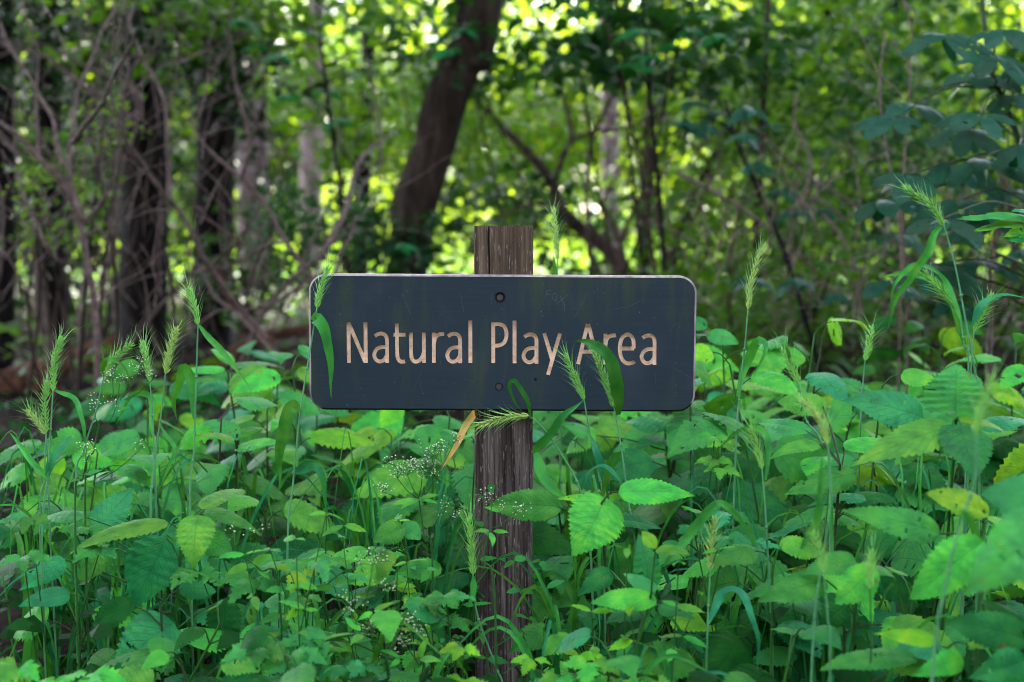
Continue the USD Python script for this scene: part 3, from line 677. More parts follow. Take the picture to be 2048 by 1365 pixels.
rb = np.random.default_rng(21)
LT = [('main', 'crooked bare shrub with one thin upright stem and spreading limbs, left of the black trunk', 5.0, DEAD,
       [([(192, 800), (190, 700), (174, 564), (163, 451), (123, 359), (67, 297), (0, 246), (-60, 210)], 17, 9),
        ([(163, 451), (140, 330), (146, 250), (169, 154), (205, 67), (250, -10)], 13, 6),
        ([(146, 290), (169, 250), (205, 180), (246, 108), (270, 60)], 10, 5),
        ([(128, 335), (103, 251), (67, 164), (5, 56), (-20, 10)], 11, 5),
        ([(80, 310), (72, 205), (77, 103), (44, 0)], 8, 4),
        ([(165, 460), (205, 400), (235, 330), (246, 250), (240, 195), (258, 144), (290, 118)], 9, 4)]),
      ('arch', 'arching bare brown shrub leaning down toward the sign in front of the dark trunks', 5.4, DEAD,
       [([(520, 690), (436, 554), (400, 508), (338, 400), (290, 320), (262, 287), (236, 241), (200, 170)], 12, 5),
        ([(640, 620), (605, 538), (579, 487), (544, 426), (482, 354), (410, 287), (380, 240)], 13, 5),
        ([(338, 400), (333, 300), (325, 200), (287, 123), (262, 56), (240, 0)], 9, 4),
        ([(579, 487), (530, 500), (470, 530), (400, 540), (300, 560), (200, 590)], 8, 4),
        ([(482, 354), (500, 250), (470, 130), (455, 60), (470, 0)], 9, 4)]),
      ('low', 'low heap of broken bare branches left of the sign above the fallen log', 5.6, DEAD,
       [([(470, 770), (508, 661), (564, 580), (631, 523), (680, 470)], 16, 8),
        ([(220, 740), (287, 667), (359, 580), (426, 523), (500, 470)], 9, 4),
        ([(560, 740), (513, 677), (462, 615), (410, 544), (380, 500)], 12, 6),
        ([(640, 560), (560, 600), (500, 620), (430, 625), (350, 690)], 8, 4)]),
      ('pale', 'pair of pale pinkish bare stems slanting up in front of the leaning trunk', 5.8, DEAD_PALE,
       [([(640, 520), (674, 446), (705, 375), (741, 308), (785, 265)], 17, 7),
        ([(660, 560), (690, 470), (725, 390), (760, 330)], 9, 5)])]
for k, (_, lab, D, mat, branches) in enumerate(LT):
    D *= 0.84
    root = thing('bare_shrub', lab, 'shrub', P(branches[0][0][0][0], branches[0][0][0][1], D) * [1, 1, 0], 'bare brown shrubs among the trunks')
    for pts, w0, w1 in branches:
        px_tube(root, 'branch', pts, D, mat, w0 * 0.95, w1 * 0.85, 7, 26, D1=D + rb.normal(0, 0.35), wob=0.05, r=rb)
    box = [(0, 100, 330, 620), (180, 60, 600, 620), (200, 480, 640, 720), (620, 330, 760, 540)][k]
    twigs(root, [42, 42, 28, 8][k], box, D - 0.4, D + 0.8, mat, rb)
root = thing('bare_shrub', 'thicket of fine leafless brown stems filling the left border', 'shrub', P(60, 700, 4.6) * [1, 1, 0], 'bare brown shrubs among the trunks')
for k in range(6):
    x = rb.uniform(-40, 260)
    px_tube(root, 'branch', [(x, 760), (x + rb.normal(0, 40), 560), (x + rb.normal(0, 70), 380), (x + rb.normal(0, 110), 200), (x + rb.normal(0, 150), 40)], 6.2, DEAD_PALE, 9, 4, 6, 22, wob=0.08, r=rb)
twigs(root, 26, (-40, 150, 330, 640), 4.2, 5.0, DEAD, rb, w=(2.2, 5))

RT = [('thicket of pale dead twigs on the ground right of the sign', 5.0, DEAD_PALE,
       [([(1850, 560), (1760, 450), (1640, 360), (1560, 300), (1480, 250)], 7, 3),
        ([(1720, 640), (1710, 520), (1640, 430), (1580, 390), (1590, 350)], 8, 4),
        ([(1600, 600), (1580, 470), (1620, 330), (1580, 250), (1585, 180)], 7, 4),
        ([(1360, 350), (1440, 390), (1520, 450), (1620, 520), (1700, 600)], 9, 4)]),
      ('bare brown vine stems hanging round the trunk above the right end of the sign', 7.0, DEAD,
       [([(1210, 560), (1180, 480), (1170, 380), (1200, 250), (1250, 120), (1260, 0)], 10, 6),
        ([(1250, 600), (1240, 500), (1290, 380), (1330, 260), (1325, 120), (1340, 0)], 12, 6),
        ([(1370, 620), (1330, 500), (1310, 400), (1290, 280), (1300, 160)], 14, 6),
        ([(1260, 560), (1240, 480), (1210, 420), (1190, 400)], 12, 8),
        ([(1320, 560), (1380, 440), (1420, 340), (1360, 260)], 10, 5)])]
for k, (lab, D, mat, branches) in enumerate(RT):
    root = thing('bare_shrub', lab, 'shrub', P(branches[0][0][0][0], branches[0][0][0][1], D) * [1, 1, 0], 'bare brown shrubs among the trunks')
    for pts, w0, w1 in branches:
        px_tube(root, 'branch', pts, D, mat, w0, w1, 6, 22, D1=D + rb.normal(0, 0.3), wob=0.05, r=rb)
    if k == 0:
        twigs(root, 120, (1380, 380, 2048, 700), 3.7, 5.0, DEAD_PALE, rb, w=(1.8, 4.0), length=(90, 260), ang=(-1.5, 1.5))
    else:
        twigs(root, 36, (1180, 250, 1460, 600), 6.0, 7.0, DEAD, rb, w=(2.0, 4.5))

lg = thing('fallen_log', 'reddish brown rotting log lying on the wood floor at the left border', 'log', P(60, 790, 6.6) * [1, 1, 0])
s = smooth_path([P(-90, 826, 6.2), P(0, 782, 6.4), (P(110, 734, 6.7)), P(190, 704, 6.9), P(236, 688, 7.0)], 26)
v, f = tube(s, np.array([0.085, 0.078, 0.066, 0.052, 0.04]), 12)
c = np.vstack([np.repeat(s, 12, 0), s[:1], s[-1:]])
v = c + (v - c) * (0.75 + 0.55 * meshkit.fbm(v * 14, 3, 4))[:, None]
put(lg, 'trunk', (v, f), LOG)
put(lg, 'broken_limb', tube(smooth_path([P(60, 765, 6.55), P(110, 800, 6.4), P(120, 860, 6.3)], 8), [0.05, 0.035], 8), LOG)
lg = thing('fallen_log', 'brown fallen branch with a broken fork just left of the sign', 'log', P(500, 740, 6.3) * [1, 1, 0])
put(lg, 'trunk', tube(smooth_path([P(440, 745, 6.2), P(463, 712, 6.3), P(505, 686, 6.4), P(560, 668, 6.5), P(680, 650, 6.8)], 16), [0.035, 0.03, 0.026, 0.022], 9), LOG)
put(lg, 'broken_limb', tube(smooth_path([P(508, 686, 6.4), P(490, 640, 6.3), P(455, 590, 6.2), P(440, 540, 6.2)], 10), [0.018, 0.010], 8), LOG)
put(lg, 'broken_limb', tube(smooth_path([P(540, 672, 6.45), P(548, 720, 6.4), P(540, 770, 6.35)], 8), [0.016, 0.010], 8), LOG)

# ------------------------------------------------------------------ the sign
SX = 0.742e-3 * (2.11 * FPX / FPX / 2.11)
SX = 2.11 / FPX
sc = P(1005, 687, 2.11)
PHI = math.atan2(4.5, 777)


def sgn(px, py):
    """Picture place on the board -> board coordinates (x right, z up) round its centre, the small tilt taken out."""
    x, z = (px - 1005) * SX, (687 - py) * SX
    return x * math.cos(PHI) - z * math.sin(PHI), x * math.sin(PHI) + z * math.cos(PHI)


def brd(x, z, y):
    """Board coordinates (arrays) -> world."""
    x, z = np.asarray(x, float), np.asarray(z, float)
    return np.stack([sc[0] + x * math.cos(PHI) + z * math.sin(PHI), np.broadcast_to(np.asarray(y, float), x.shape), sc[2] - x * math.sin(PHI) + z * math.cos(PHI)], -1)


def crop(pts):
    return [sgn(600 + 0.4004 * a, 430 + 0.4004 * b) for a, b in pts]


def sm(pts, n=22):
    return [tuple(q) for q in smooth_path([np.array([*p, 0.0]) for p in pts], n)[:, :2]]


def lower_a(dx, dy):
    o = lambda P_: [(a + dx, b + dy) for a, b in P_]
    return [o([(432, 625), (432, 741)]), sm(o([(371, 606), (384, 597), (402, 593), (420, 598), (430, 612), (432, 632)])),
            sm(o([(432, 661), (402, 662), (380, 672), (367, 698), (376, 724), (397, 734), (418, 724), (432, 702)]))]


LET = [
    ('N', [[(240, 741), (240, 535)], [(241, 540), (322, 736)], [(325, 535), (325, 741)]]),
    ('a', lower_a(0, 0)),
    ('t', [sm([(482, 541), (482, 620), (483, 700), (492, 728), (506, 735), (522, 733)]), [(464, 599), (525, 599)]]),
    ('u', [sm([(552, 587), (552, 660), (554, 708), (566, 732), (588, 732), (606, 715), (616, 690)]), [(617, 587), (617, 741)]]),
    ('r', [[(667, 588), (667, 741)], sm([(667, 645), (674, 615), (692, 598), (719, 595)])]),
    ('a', lower_a(367, 1)),
    ('l', [[(850, 527), (850, 741)]]),
    ('P', [[(965, 537), (965, 741)], sm([(965, 546), (998, 546), (1022, 559), (1032, 597), (1022, 635), (998, 651), (965, 655)])]),
    ('l', [[(1072, 528), (1072, 742)]]),
    ('a', lower_a(750, 4)),
    ('y', [[(1221, 591), (1260, 722)], [(1300, 591), (1240, 801)]]),
    ('A', [[(1391, 747), (1438, 545)], [(1442, 545), (1492, 747)], [(1404, 684), (1480, 684)]]),
    ('r', [[(1528, 593), (1528, 748)], sm([(1528, 650), (1535, 620), (1553, 604), (1581, 601)])]),
    ('e', [[(1602, 668), (1672, 668)], sm([(1670, 668), (1668, 625), (1652, 602), (1633, 598), (1612, 614), (1601, 650), (1602, 690), (1613, 724), (1634, 742), (1656, 742), (1677, 734)])]),
    ('a', lower_a(1343, 9)),
]
BW, BH, BT = 0.5765, 0.2035, 0.019


def rrect(inset, R=0.026, n=10):
    w, h, r = BW / 2 - inset, BH / 2 - inset, max(R - inset, 0.002)
    pts = []
    for cx, cz, a0 in ((w - r, h - r, 0), (-w + r, h - r, 90), (-w + r, -h + r, 180), (w - r, -h + r, 270)):
        for k in range(n + 1):
            a = math.radians(a0 + 90 * k / n)
            pts.append((cx + r * math.cos(a), cz + r * math.sin(a)))
    return np.array(pts)


signroot = thing('sign_post', 'slate blue routed wooden sign reading Natural Play Area on a weathered square post', 'sign', np.array([sc[0], 0.06, 0.0]))
letters = []
for ch, strokes in LET:
    g = unary_union([LineString(crop(s_)).buffer(9.5 * 0.4004 * SX, cap_style='flat', join_style='round', quad_segs=6) for s_ in strokes])
    g = g.buffer(-0.0004).buffer(0.0008).buffer(-0.0004)
    letters.append((ch, g.simplify(0.00006)))
holes = unary_union([g for _, g in letters])
scrs = [sgn(1000, 595), sgn(998, 775)]
from shapely.geometry import Point
rec = [Point(*s_).buffer(0.0082 if k == 0 else 0.0060, quad_segs=8) for k, s_ in enumerate(scrs)]
pit = Point(*sgn(1071, 760)).buffer(0.0022, quad_segs=5)
front = Polygon(rrect(0.0028)).difference(holes).difference(unary_union(rec)).difference(pit)
from trimesh.creation import triangulate_polygon


def tri(poly):
    polys = [poly] if poly.geom_type == 'Polygon' else list(poly.geoms)
    V, F, n = [], [], 0
    for p_ in polys:
        v2, f2 = triangulate_polygon(p_, engine='earcut')
        V.append(v2); F.append(f2 + n); n += len(v2)
    return np.vstack(V), np.vstack(F)


def wall(poly, y0, y1):
    """Side faces along every ring of a polygon from depth y0 to y1."""
    mb = MB()
    for p_ in ([poly] if poly.geom_type == 'Polygon' else poly.geoms):
        for ring in [p_.exterior, *p_.interiors]:
            c = np.array(ring.coords)[:-1]; k = len(c)
            a, b_ = brd(c[:, 0], c[:, 1], y0), brd(c[:, 0], c[:, 1], y1)
            q_ = np.array([(i_, (i_ + 1) % k, k + (i_ + 1) % k, k + i_) for i_ in range(k)])
            mb.add(np.vstack([a, b_]), q_)
    return mb


post_w = 0.0885
# post: rounded square section with a drying crack in the front
px0 = P(1007, 600, 2.13)[0]
ztop = P(1007, 453, 2.132)[2]
zs = np.concatenate([np.linspace(-0.15, 0.60, 60), np.linspace(0.61, ztop, 30)])
sec = []
hw, rr_ = post_w / 2, 0.006
for cx, cy, a0 in ((hw - rr_, hw - rr_, 0), (-hw + rr_, hw - rr_, 90), (-hw + rr_, -hw + rr_, 180), (hw - rr_, -hw + rr_, 270)):
    for k in range(5):
        a = math.radians(a0 + 22.5 * k); sec.append((cx + rr_ * math.cos(a), cy + rr_ * math.sin(a)))
sec = np.array(sec)
frontx = np.linspace(-hw + rr_, hw - rr_, 42)[1:-1]
cut = 15
sec2 = [tuple(q_) for q_ in sec[:15]] + [(x, -hw) for x in frontx] + [tuple(q_) for q_ in sec[15:]]
sec2 = np.array(sec2)
crackx = (978 - 1007) / FPX * 2.13
rings = []
for z in zs:
    s2 = sec2.copy()
    if z > 0.58:
        dpt = np.interp(z, [0.58, 0.66, ztop], [0.0, 0.006, 0.012])
        wd_ = np.interp(z, [0.58, 0.70, ztop], [0.0004, 0.0011, 0.0017])
        k0 = 15 + int(np.argmin(abs(frontx - crackx)))
        off = 0.0007 * math.sin(z * 60) + 0.0016 * (z - 0.7)
        s2[k0] = (crackx + off, -hw + dpt); s2[k0 - 1] = (crackx + off - wd_, -hw); s2[k0 + 1] = (crackx + off + wd_, -hw)
        if z > ztop - 0.05:
            k1 = k0 + 21
            if k1 < 15 + len(frontx):
                s2[k1, 1] += 0.004 * (z - ztop + 0.05) / 0.05
    rings.append(np.column_stack([s2[:, 0] + px0, s2[:, 1] + 0.0195 + hw, np.full(len(s2), z)]))
R_ = np.array(rings); K = R_.shape[1]
nzv = meshkit.fbm(R_.reshape(-1, 3) * [160, 160, 7], 3, 8).reshape(R_.shape[:2]) - 0.5
cen = np.array([px0, 0.0195 + hw])
dirn = R_[..., :2] - cen; dirn /= np.linalg.norm(dirn, axis=-1, keepdims=True)
R_[..., :2] += dirn * nzv[..., None] * 0.0022
R_[-1, :, 2] += (meshkit.noise(R_[-1] * 300, 4) - 0.5) * 0.0016
ii, jj = np.meshgrid(np.arange(len(zs) - 1), np.arange(K), indexing='ij')
pq = np.stack([ii * K + jj, ii * K + (jj + 1) % K, (ii + 1) * K + (jj + 1) % K, (ii + 1) * K + jj], -1).reshape(-1, 4)
pv = R_.reshape(-1, 3)
pf = np.vstack([pq[:, [0, 1, 2]], pq[:, [0, 2, 3]]])
tv2, tf2 = triangulate_polygon(Polygon(R_[-1][:, :2]).buffer(0), engine='earcut')
mbp = MB().add(pv, pf).add(np.column_stack([tv2, np.full(len(tv2), ztop - 0.0012)]), tf2)
put(signroot, 'post', mbp, POSTM, smooth=30)

v2, f2 = tri(front)
board = put(signroot, 'board', (brd(v2[:, 0], v2[:, 1], 0.0), f2), BOARDM, smooth=False)
# rim: front bevel dark, edge and back bevel in the core's tone
prof = [(0.0028, 0.0), (0.0003, 0.0024), (0.0, 0.0032), (0.0, BT - 0.0016), (0.0016, BT)]
mb = MB(); L_ = []
for ins, y in prof:
    c = rrect(ins); L_.append(brd(c[:, 0], c[:, 1], y))
kk = len(L_[0])
q_ = np.array([(a * kk + i_, a * kk + (i_ + 1) % kk, (a + 1) * kk + (i_ + 1) % kk, (a + 1) * kk + i_) for a in range(len(prof) - 1) for i_ in range(kk)])
mb.add(np.vstack(L_), q_)
bv, bf = tri(Polygon(rrect(0.0016)))
mb.add(brd(bv[:, 0], bv[:, 1], BT), bf)
ev, ef, _ = mb.get()
lowz = (ev[ef].mean(1)[:, 2] < sc[2] - BH / 2 + 0.0085 + 0.004 * np.sin(ev[ef].mean(1)[:, 0] * 31)) & (ev[ef].mean(1)[:, 1] < BT - 0.003)  # lower edge split off, its dark colour carries grime and painted shade
put(board, 'board_edge', (ev, ef[~lowz]), RIM, smooth=40)
put(board, 'board_edge', (ev, ef[lowz]), GRIME_SHADE, smooth=40, label='lower edge black with grime and painted shade')
for ch, g in letters:
    mb = wall(g.buffer(0.00005), 0.0002, 0.0091)
    v2, f2 = tri(g.buffer(0.0001))
    mb.add(brd(v2[:, 0], v2[:, 1], 0.0090), f2)
    put(board, 'letter', mb, CORE, smooth=False, label=f'routed tan letter {ch}')
for k, g in enumerate(rec):
    v2, f2 = tri(g); d_ = 0.0035 if k == 0 else 0.0022
    mb = wall(g, 0.0, d_); mb.add(brd(v2[:, 0], v2[:, 1], d_), f2)
    put(board, 'screw_recess', mb, RECESS, smooth=False)
    cyl = trimesh.creation.cylinder(radius=0.0048, height=0.0016, sections=24)
    import manifold3d as m3
    head = m3.Manifold.cylinder(0.0016, 0.0052, 0.0044, 28)
    for a in (20 + 30 * k, 110 + 30 * k):
        head = head - m3.Manifold.cube([0.0068, 0.0013, 0.002], True).rotate([0, 0, a]).translate([0, 0, 0.0016])
    hv = head.to_mesh(); hp = np.array(hv.vert_properties[:, :3]); hf = np.array(hv.tri_verts)
    put(signroot, 'screw', (brd(hp[:, 0] + scrs[k][0], hp[:, 1] + scrs[k][1], d_ - hp[:, 2]), hf[:, ::-1]), SCREW, smooth=False)
v2, f2 = tri(pit); mb = wall(pit, 0.0, 0.003); mb.add(brd(v2[:, 0], v2[:, 1], 0.003), f2)
put(board, 'small_hole', mb, RECESS, smooth=False)
rs = np.random.default_rng(77)


def scratch(lines, w):
    mb = MB()
    for ln in lines:
        c = LineString(crop(ln))
        g = c.buffer(w / 2, cap_style='flat', quad_segs=2)
        v2, f2 = tri(g)
        mb.add(brd(v2[:, 0], v2[:, 1], -0.00012), f2)
    return mb


el = [(1273 + 10 * math.cos(a), 409 + 19 * math.sin(a)) for a in np.linspace(0, 2 * np.pi, 17)]
put(board, 'scratched_writing', scratch([[(1233, 379), (1226, 418)], [(1231, 380), (1255, 377)], [(1229, 397), (1250, 394)], el, [(1298, 402), (1318, 436), (1324, 482)], [(1336, 399), (1284, 443)]], 0.00042), SCR, smooth=False, label='faint scratched letters FOX')
lines = [[(1432, 392), (1404, 450), (1366, 526)], [(802, 385), (806, 430), (818, 485)], [(522, 424), (536, 460), (552, 500)], [(1850, 585), (1862, 560), (1874, 543)],
         [(1700, 430), (1640, 458), (1570, 470)], [(310, 900), (326, 936)], [(606, 790), (575, 846), (560, 880)], [(955, 395), (956, 448)], [(1783, 780), (1781, 852)]]
for _ in range(9):
    x, y, a, L0 = rs.uniform(120, 1900), rs.uniform(330, 940), rs.uniform(0, 3.14), rs.uniform(20, 120)
    lines.append([(x, y), (x + L0 * math.cos(a) * 0.5 + rs.normal(0, 3), y + L0 * math.sin(a) * 0.5), (x + L0 * math.cos(a), y + L0 * math.sin(a))])
put(board, 'scratches', scratch(lines, 0.00022), SCR, smooth=False, kind='stuff')
mb = MB()
for _ in range(70):
    x, y = rs.uniform(60, 1960), rs.uniform(320, 960); s_ = rs.uniform(1.2, 4.0)
    mb.add(*(lambda g: (brd(g[0][:, 0], g[0][:, 1], -0.00014), g[1]))(tri(Polygon(crop([(x + s_ * math.cos(a) * rs.uniform(0.4, 1.2), y + s_ * math.sin(a) * rs.uniform(0.4, 1.2)) for a in np.linspace(0, 6.28, 7)[:-1]])).buffer(0))))
put(board, 'specks', mb, SCR, smooth=False, kind='stuff')

# ------------------------------------------------------------------ broad leaved plants
UPN = np.array([0.0, -0.55, 0.85])


def plant_stem(root, base, top, leaves, r, mat=STEM, rad=0.0026):
    """One mesh: the stem and every leaf stalk."""
    mb = MB()
    mid = (base + top) / 2 + np.array([r.normal(0, 0.02), r.normal(0, 0.02), 0])
    sp = smooth_path([base, mid, top], 14)
    mb.add(*tube(sp, np.linspace(rad * 1.3, rad * 0.7, 14), 6))
    for lb in leaves:
        k = np.argmin(np.linalg.norm(sp - (np.asarray(lb) - [0, 0, 0.025]), axis=1)); a = sp[k]
        m = (a + lb) / 2 + [0, 0, 0.006]
        mb.add(*tube(smooth_path([a, m, lb], 7), np.linspace(rad * 0.55, rad * 0.4, 7), 5))
    return put(root, 'stem', mb, mat)


def hero(name, label, node, D, leaves, seed, stem=STEM, ground=None, group=None):
    """leaves: (base px, tip px, width px, tone, kind, dD base, dD tip, normal)"""
    r = np.random.default_rng(seed)
    top = P(*node, D)
    base = np.array([top[0] + r.normal(0, 0.03), top[1] + 0.05 + r.normal(0, 0.03), -0.02]) if ground is None else np.array([ground[0], ground[1], -0.02])
    root = thing(name, label, 'plant', base * [1, 1, 0], group)
    lbs = []
    for k, (b, t, w, tone, kind, db, dt, nm) in enumerate(leaves):
        pb, pt = P(*b, D + db), P(*t, D + dt)
        L = np.linalg.norm(pt - pb)
        nv = np.asarray(nm, float) if nm is not None else UPN + r.normal(0, 0.15, 3)
        W = w / FPX * (D + (db + dt) / 2)
        v, f, uv = leaf_local(L, W, kind, teeth=17 if L > 0.07 else 12, depth=0.12, fold=0.12 + 0.12 * r.random(), droop=0.35 + 0.5 * r.random(), wave=0.03 * r.random(), seed=seed * 50 + k)
        put(root, 'leaf', (place(v, pb, pt - pb, nv), f, uv), LEAF[tone])
        lbs.append(pb)
    plant_stem(root, base, top, lbs, r, stem)
    return root


F_ = (0, -0.9, 0.45)
U_ = (0, -0.35, 0.94)
HG = 'broad leaved nettles with large toothed leaves'
hero('nettle_plant', 'nettle left of the post foot spreading large drooping toothed leaves, one nearly horizontal', (366, 1026), 1.95, [
    ((338, 1047), (135, 1113), 62, 'light', 'ovate', 0, -.05, (0.1, -0.35, 0.9)), ((398, 1030), (382, 1142), 84, 'light', 'ovate', -.02, -.06, F_),
    ((333, 1076), (270, 1224), 128, 'teal', 'ovate', .02, .0, F_), ((192, 1062), (272, 978), 78, 'teal', 'ovate', .12, .18, F_),
    ((169, 1034), (72, 1046), 52, 'mid', 'ovate', .1, .12, U_), ((215, 1090), (158, 1167), 74, 'mid', 'ovate', .05, .02, F_),
    ((141, 1188), (34, 1216), 52, 'teal', 'ovate', .03, 0, (0, -.7, .7)), ((349, 1246), (214, 1358), 128, 'teal', 'ovate', -.05, -.1, F_),
    ((410, 1020), (524, 1072), 46, 'mid', 'ovate', .02, -.02, U_), ((402, 1019), (496, 982), 50, 'light', 'ovate', .05, .15, U_),
    ((408, 1076), (466, 1110), 62, 'mid', 'ovate', .0, .0, F_), ((451, 1200), (448, 1330), 78, 'dark', 'ovate', .06, .05, F_),
    ((131, 1119), (38, 1184), 52, 'teal', 'ovate', .08, .05, F_)], 1, group=HG)
hero('nettle_plant', 'nettle with two round leaves on a dark stem, left below the sign corner', (474, 868), 2.35, [
    ((472, 876), (402, 846), 62, 'mid', 'wide', 0, .05, (0, -.7, .7)), ((477, 897), (560, 888), 56, 'light', 'wide', 0, -.02, U_), ((474, 872), (532, 858), 36, 'light', 'ovate', .02, .06, U_),
    ((470, 880), (392, 872), 36, 'light', 'ovate', -.02, -.05, U_), ((480, 920), (430, 935), 60, 'teal', 'ovate', .06, .08, U_)], 2, STEM_DARK, group=HG)
hero('nettle_plant', 'nettle with a pale leaf drooping toward the lower left corner of the sign', (456, 748), 2.7, [
    ((478, 742), (556, 836), 92, 'light', 'ovate', 0, -.08, F_), ((450, 742), (345, 752), 40, 'light', 'ovate', .0, .02, U_), ((452, 756), (352, 772), 34, 'mid', 'ovate', -.02, 0, U_),
    ((462, 736), (580, 742), 44, 'mid', 'ovate', .08, .2, U_), ((455, 770), (380, 800), 70, 'teal', 'ovate', .05, .02, U_), ((465, 730), (420, 700), 30, 'light', 'ovate', .1, .2, U_)], 3, STEM_DARK, group=HG)
hero('nettle_plant', 'nettle with a heart shaped bright leaf hanging right of the post', (1202, 1008), 1.86, [
    ((1115, 1014), (976, 1012), 72, 'mid', 'wide', .02, .04, F_), ((1206, 1010), (1146, 1116), 124, 'light', 'cordate', 0, -.05, (0.1, -0.85, 0.5)),
    ((1236, 985), (1392, 996), 66, 'light', 'ovate', 0, .02, (0, -.75, .65)), ((1198, 1003), (1110, 1000), 30, 'yellow', 'ovate', .02, .03, (0, -.5, .85)),
    ((1222, 1040), (1330, 1062), 60, 'dark', 'ovate', .1, .12, U_)], 4, STEM_DARK, group=HG)
hero('nettle_plant', 'nettle low right of the post with a flat oval bright leaf', (1302, 1190), 1.72, [
    ((1307, 1201), (1180, 1204), 56, 'light', 'wide', 0, -.02, (0, -.75, .65)), ((1310, 1185), (1244, 1148), 48, 'mid', 'ovate', .05, .1, U_), ((1222, 1142), (1155, 1194), 50, 'dark', 'ovate', .1, .08, F_),
    ((1300, 1180), (1280, 1065), 60, 'teal', 'ovate', .08, .12, F_), ((1312, 1098), (1284, 1062), 30, 'yellow', 'lance', .0, .02, F_), ((1312, 1100), (1382, 1112), 44, 'light', 'ovate', .0, -.02, U_),
    ((1320, 1210), (1390, 1240), 60, 'teal', 'ovate', .03, .0, U_), ((1290, 1220), (1210, 1250), 60, 'teal', 'ovate', .04, .02, U_)], 5, group=HG)
hero('nettle_plant', 'tall nettle at the right whose upright round leaf faces the path', (1912, 845), 1.75, [
    ((1911, 838), (1905, 727), 138, 'mid', 'wide', .03, .06, (0, -1, .25)), ((1846, 836), (1682, 804), 92, 'teal', 'ovate', .06, .1, (0, -.8, .6)),
    ((1904, 852), (1705, 936), 92, 'light', 'ovate', -.02, -.08, (-.2, -.7, .7)), ((1921, 850), (1944, 968), 116, 'teal', 'ovate', -.03, -.1, (0, -1, .2)),
    ((1918, 842), (2020, 874), 38, 'yellow', 'ovate', 0, .02, U_), ((1960, 860), (2070, 850), 62, 'teal', 'ovate', .08, .12, U_)], 6, group=HG)
hero('nettle_plant', 'nettle in the right foreground with bright yellow green middle leaves', (1968, 1020), 1.58, [
    ((1971, 1025), (1852, 984), 66, 'yellow', 'wide', 0, .02, (0, -.8, .6)), ((1880, 1068), (1678, 1018), 78, 'mid', 'ovate', .04, .06, (0, -.75, .65)),
    ((1958, 1090), (1815, 1196), 104, 'light', 'wide', -.03, -.05, F_), ((1975, 1040), (2050, 1060), 40, 'yellow', 'ovate', .02, .04, U_),
    ((1985, 1150), (1880, 1180), 70, 'dark', 'ovate', .1, .1, U_)], 7, group=HG)
hero('nettle_plant', 'closest nettle at the right border, its big leaves out of focus', (2105, 1030), 1.28, [
    ((2110, 1036), (1930, 1200), 150, 'mid', 'ovate', 0, -.03, (0, -.8, .6)), ((2090, 1010), (1958, 982), 120, 'teal', 'ovate', .08, .1, (0, -.8, .6))], 8, group=HG)
hero('nettle_plant', 'shaded nettle in the bottom right corner with dark drooping leaves', (2050, 1262), 1.5, [
    ((2050, 1278), (1890, 1240), 84, 'dark', 'wide', 0, .02, F_), ((2052, 1320), (1936, 1362), 80, 'teal', 'ovate', -.03, -.05, F_), ((2040, 1250), (1960, 1200), 60, 'dark', 'ovate', .06, .1, U_)], 9, group=HG)
hero('nettle_plant', 'low nettle at the bottom edge with a long yellow green leaf above two flat ones', (1890, 1300), 1.55, [
    ((1872, 1283), (1746, 1267), 44, 'yellow', 'ovate', 0, .0, (0, -.7, .7)), ((1826, 1316), (1638, 1346), 74, 'mid', 'wide', .02, .0, U_), ((1926, 1316), (1818, 1352), 56, 'light', 'ovate', -.02, -.05, F_),
    ((1935, 1290), (2005, 1298), 26, 'yellow', 'ovate', 0, .0, U_)], 10, group=HG)
hero('nettle_plant', 'nettle between two wild rye stalks at right with two broad middle leaves', (1720, 1125), 1.66, [
    ((1744, 1140), (1672, 1212), 78, 'light', 'wide', -.02, -.05, F_), ((1712, 1120), (1598, 1150), 58, 'mid', 'ovate', .02, .02, (0, -.7, .7)), ((1652, 1160), (1513, 1210), 72, 'mid', 'ovate', .03, .0, (0, -.75, .65)),
    ((1735, 1110), (1800, 1060), 60, 'teal', 'ovate', .06, .1, F_), ((1700, 1200), (1640, 1260), 80, 'dark', 'ovate', .06, .05, F_)], 11, group=HG)
hero('nettle_plant', 'nettle half way along the right side with leaves stacked in tiers', (1680, 930), 1.95, [
    ((1711, 947), (1566, 994), 66, 'mid', 'ovate', 0, -.02, (0, -.75, .65)), ((1733, 997), (1612, 1016), 44, 'teal', 'ovate', .03, .02, U_), ((1640, 890), (1536, 920), 52, 'light', 'ovate', .06, .04, U_),
    ((1612, 862), (1515, 848), 72, 'mid', 'wide', .1, .14, U_), ((1646, 814), (1554, 806), 56, 'light', 'wide', .15, .2, F_), ((1690, 900), (1790, 885), 60, 'light', 'ovate', .1, .14, U_),
    ((1700, 1000), (1800, 1010), 60, 'dark', 'ovate', .06, .05, U_), ((1660, 850), (1700, 800), 60, 'mid', 'wide', .2, .26, F_)], 12, STEM_DARK, group=HG)
hero('nettle_plant', 'small nettle by the white flowers left of the post with round scalloped leaves', (800, 1062), 1.98, [
    ((802, 1056), (748, 1086), 54, 'mid', 'wide', 0, -.02, F_), ((810, 1050), (840, 1082), 44, 'mid', 'wide', .02, .0, F_), ((878, 1138), (792, 1146), 50, 'mid', 'wide', -.02, -.03, F_),
    ((772, 1126), (700, 1168), 66, 'light', 'wide', -.05, -.08, F_), ((735, 1100), (640, 1140), 56, 'light', 'ovate', -.02, -.05, U_), ((780, 1100), (755, 1160), 44, 'light', 'ovate', -.06, -.08, F_)], 13, group=HG)
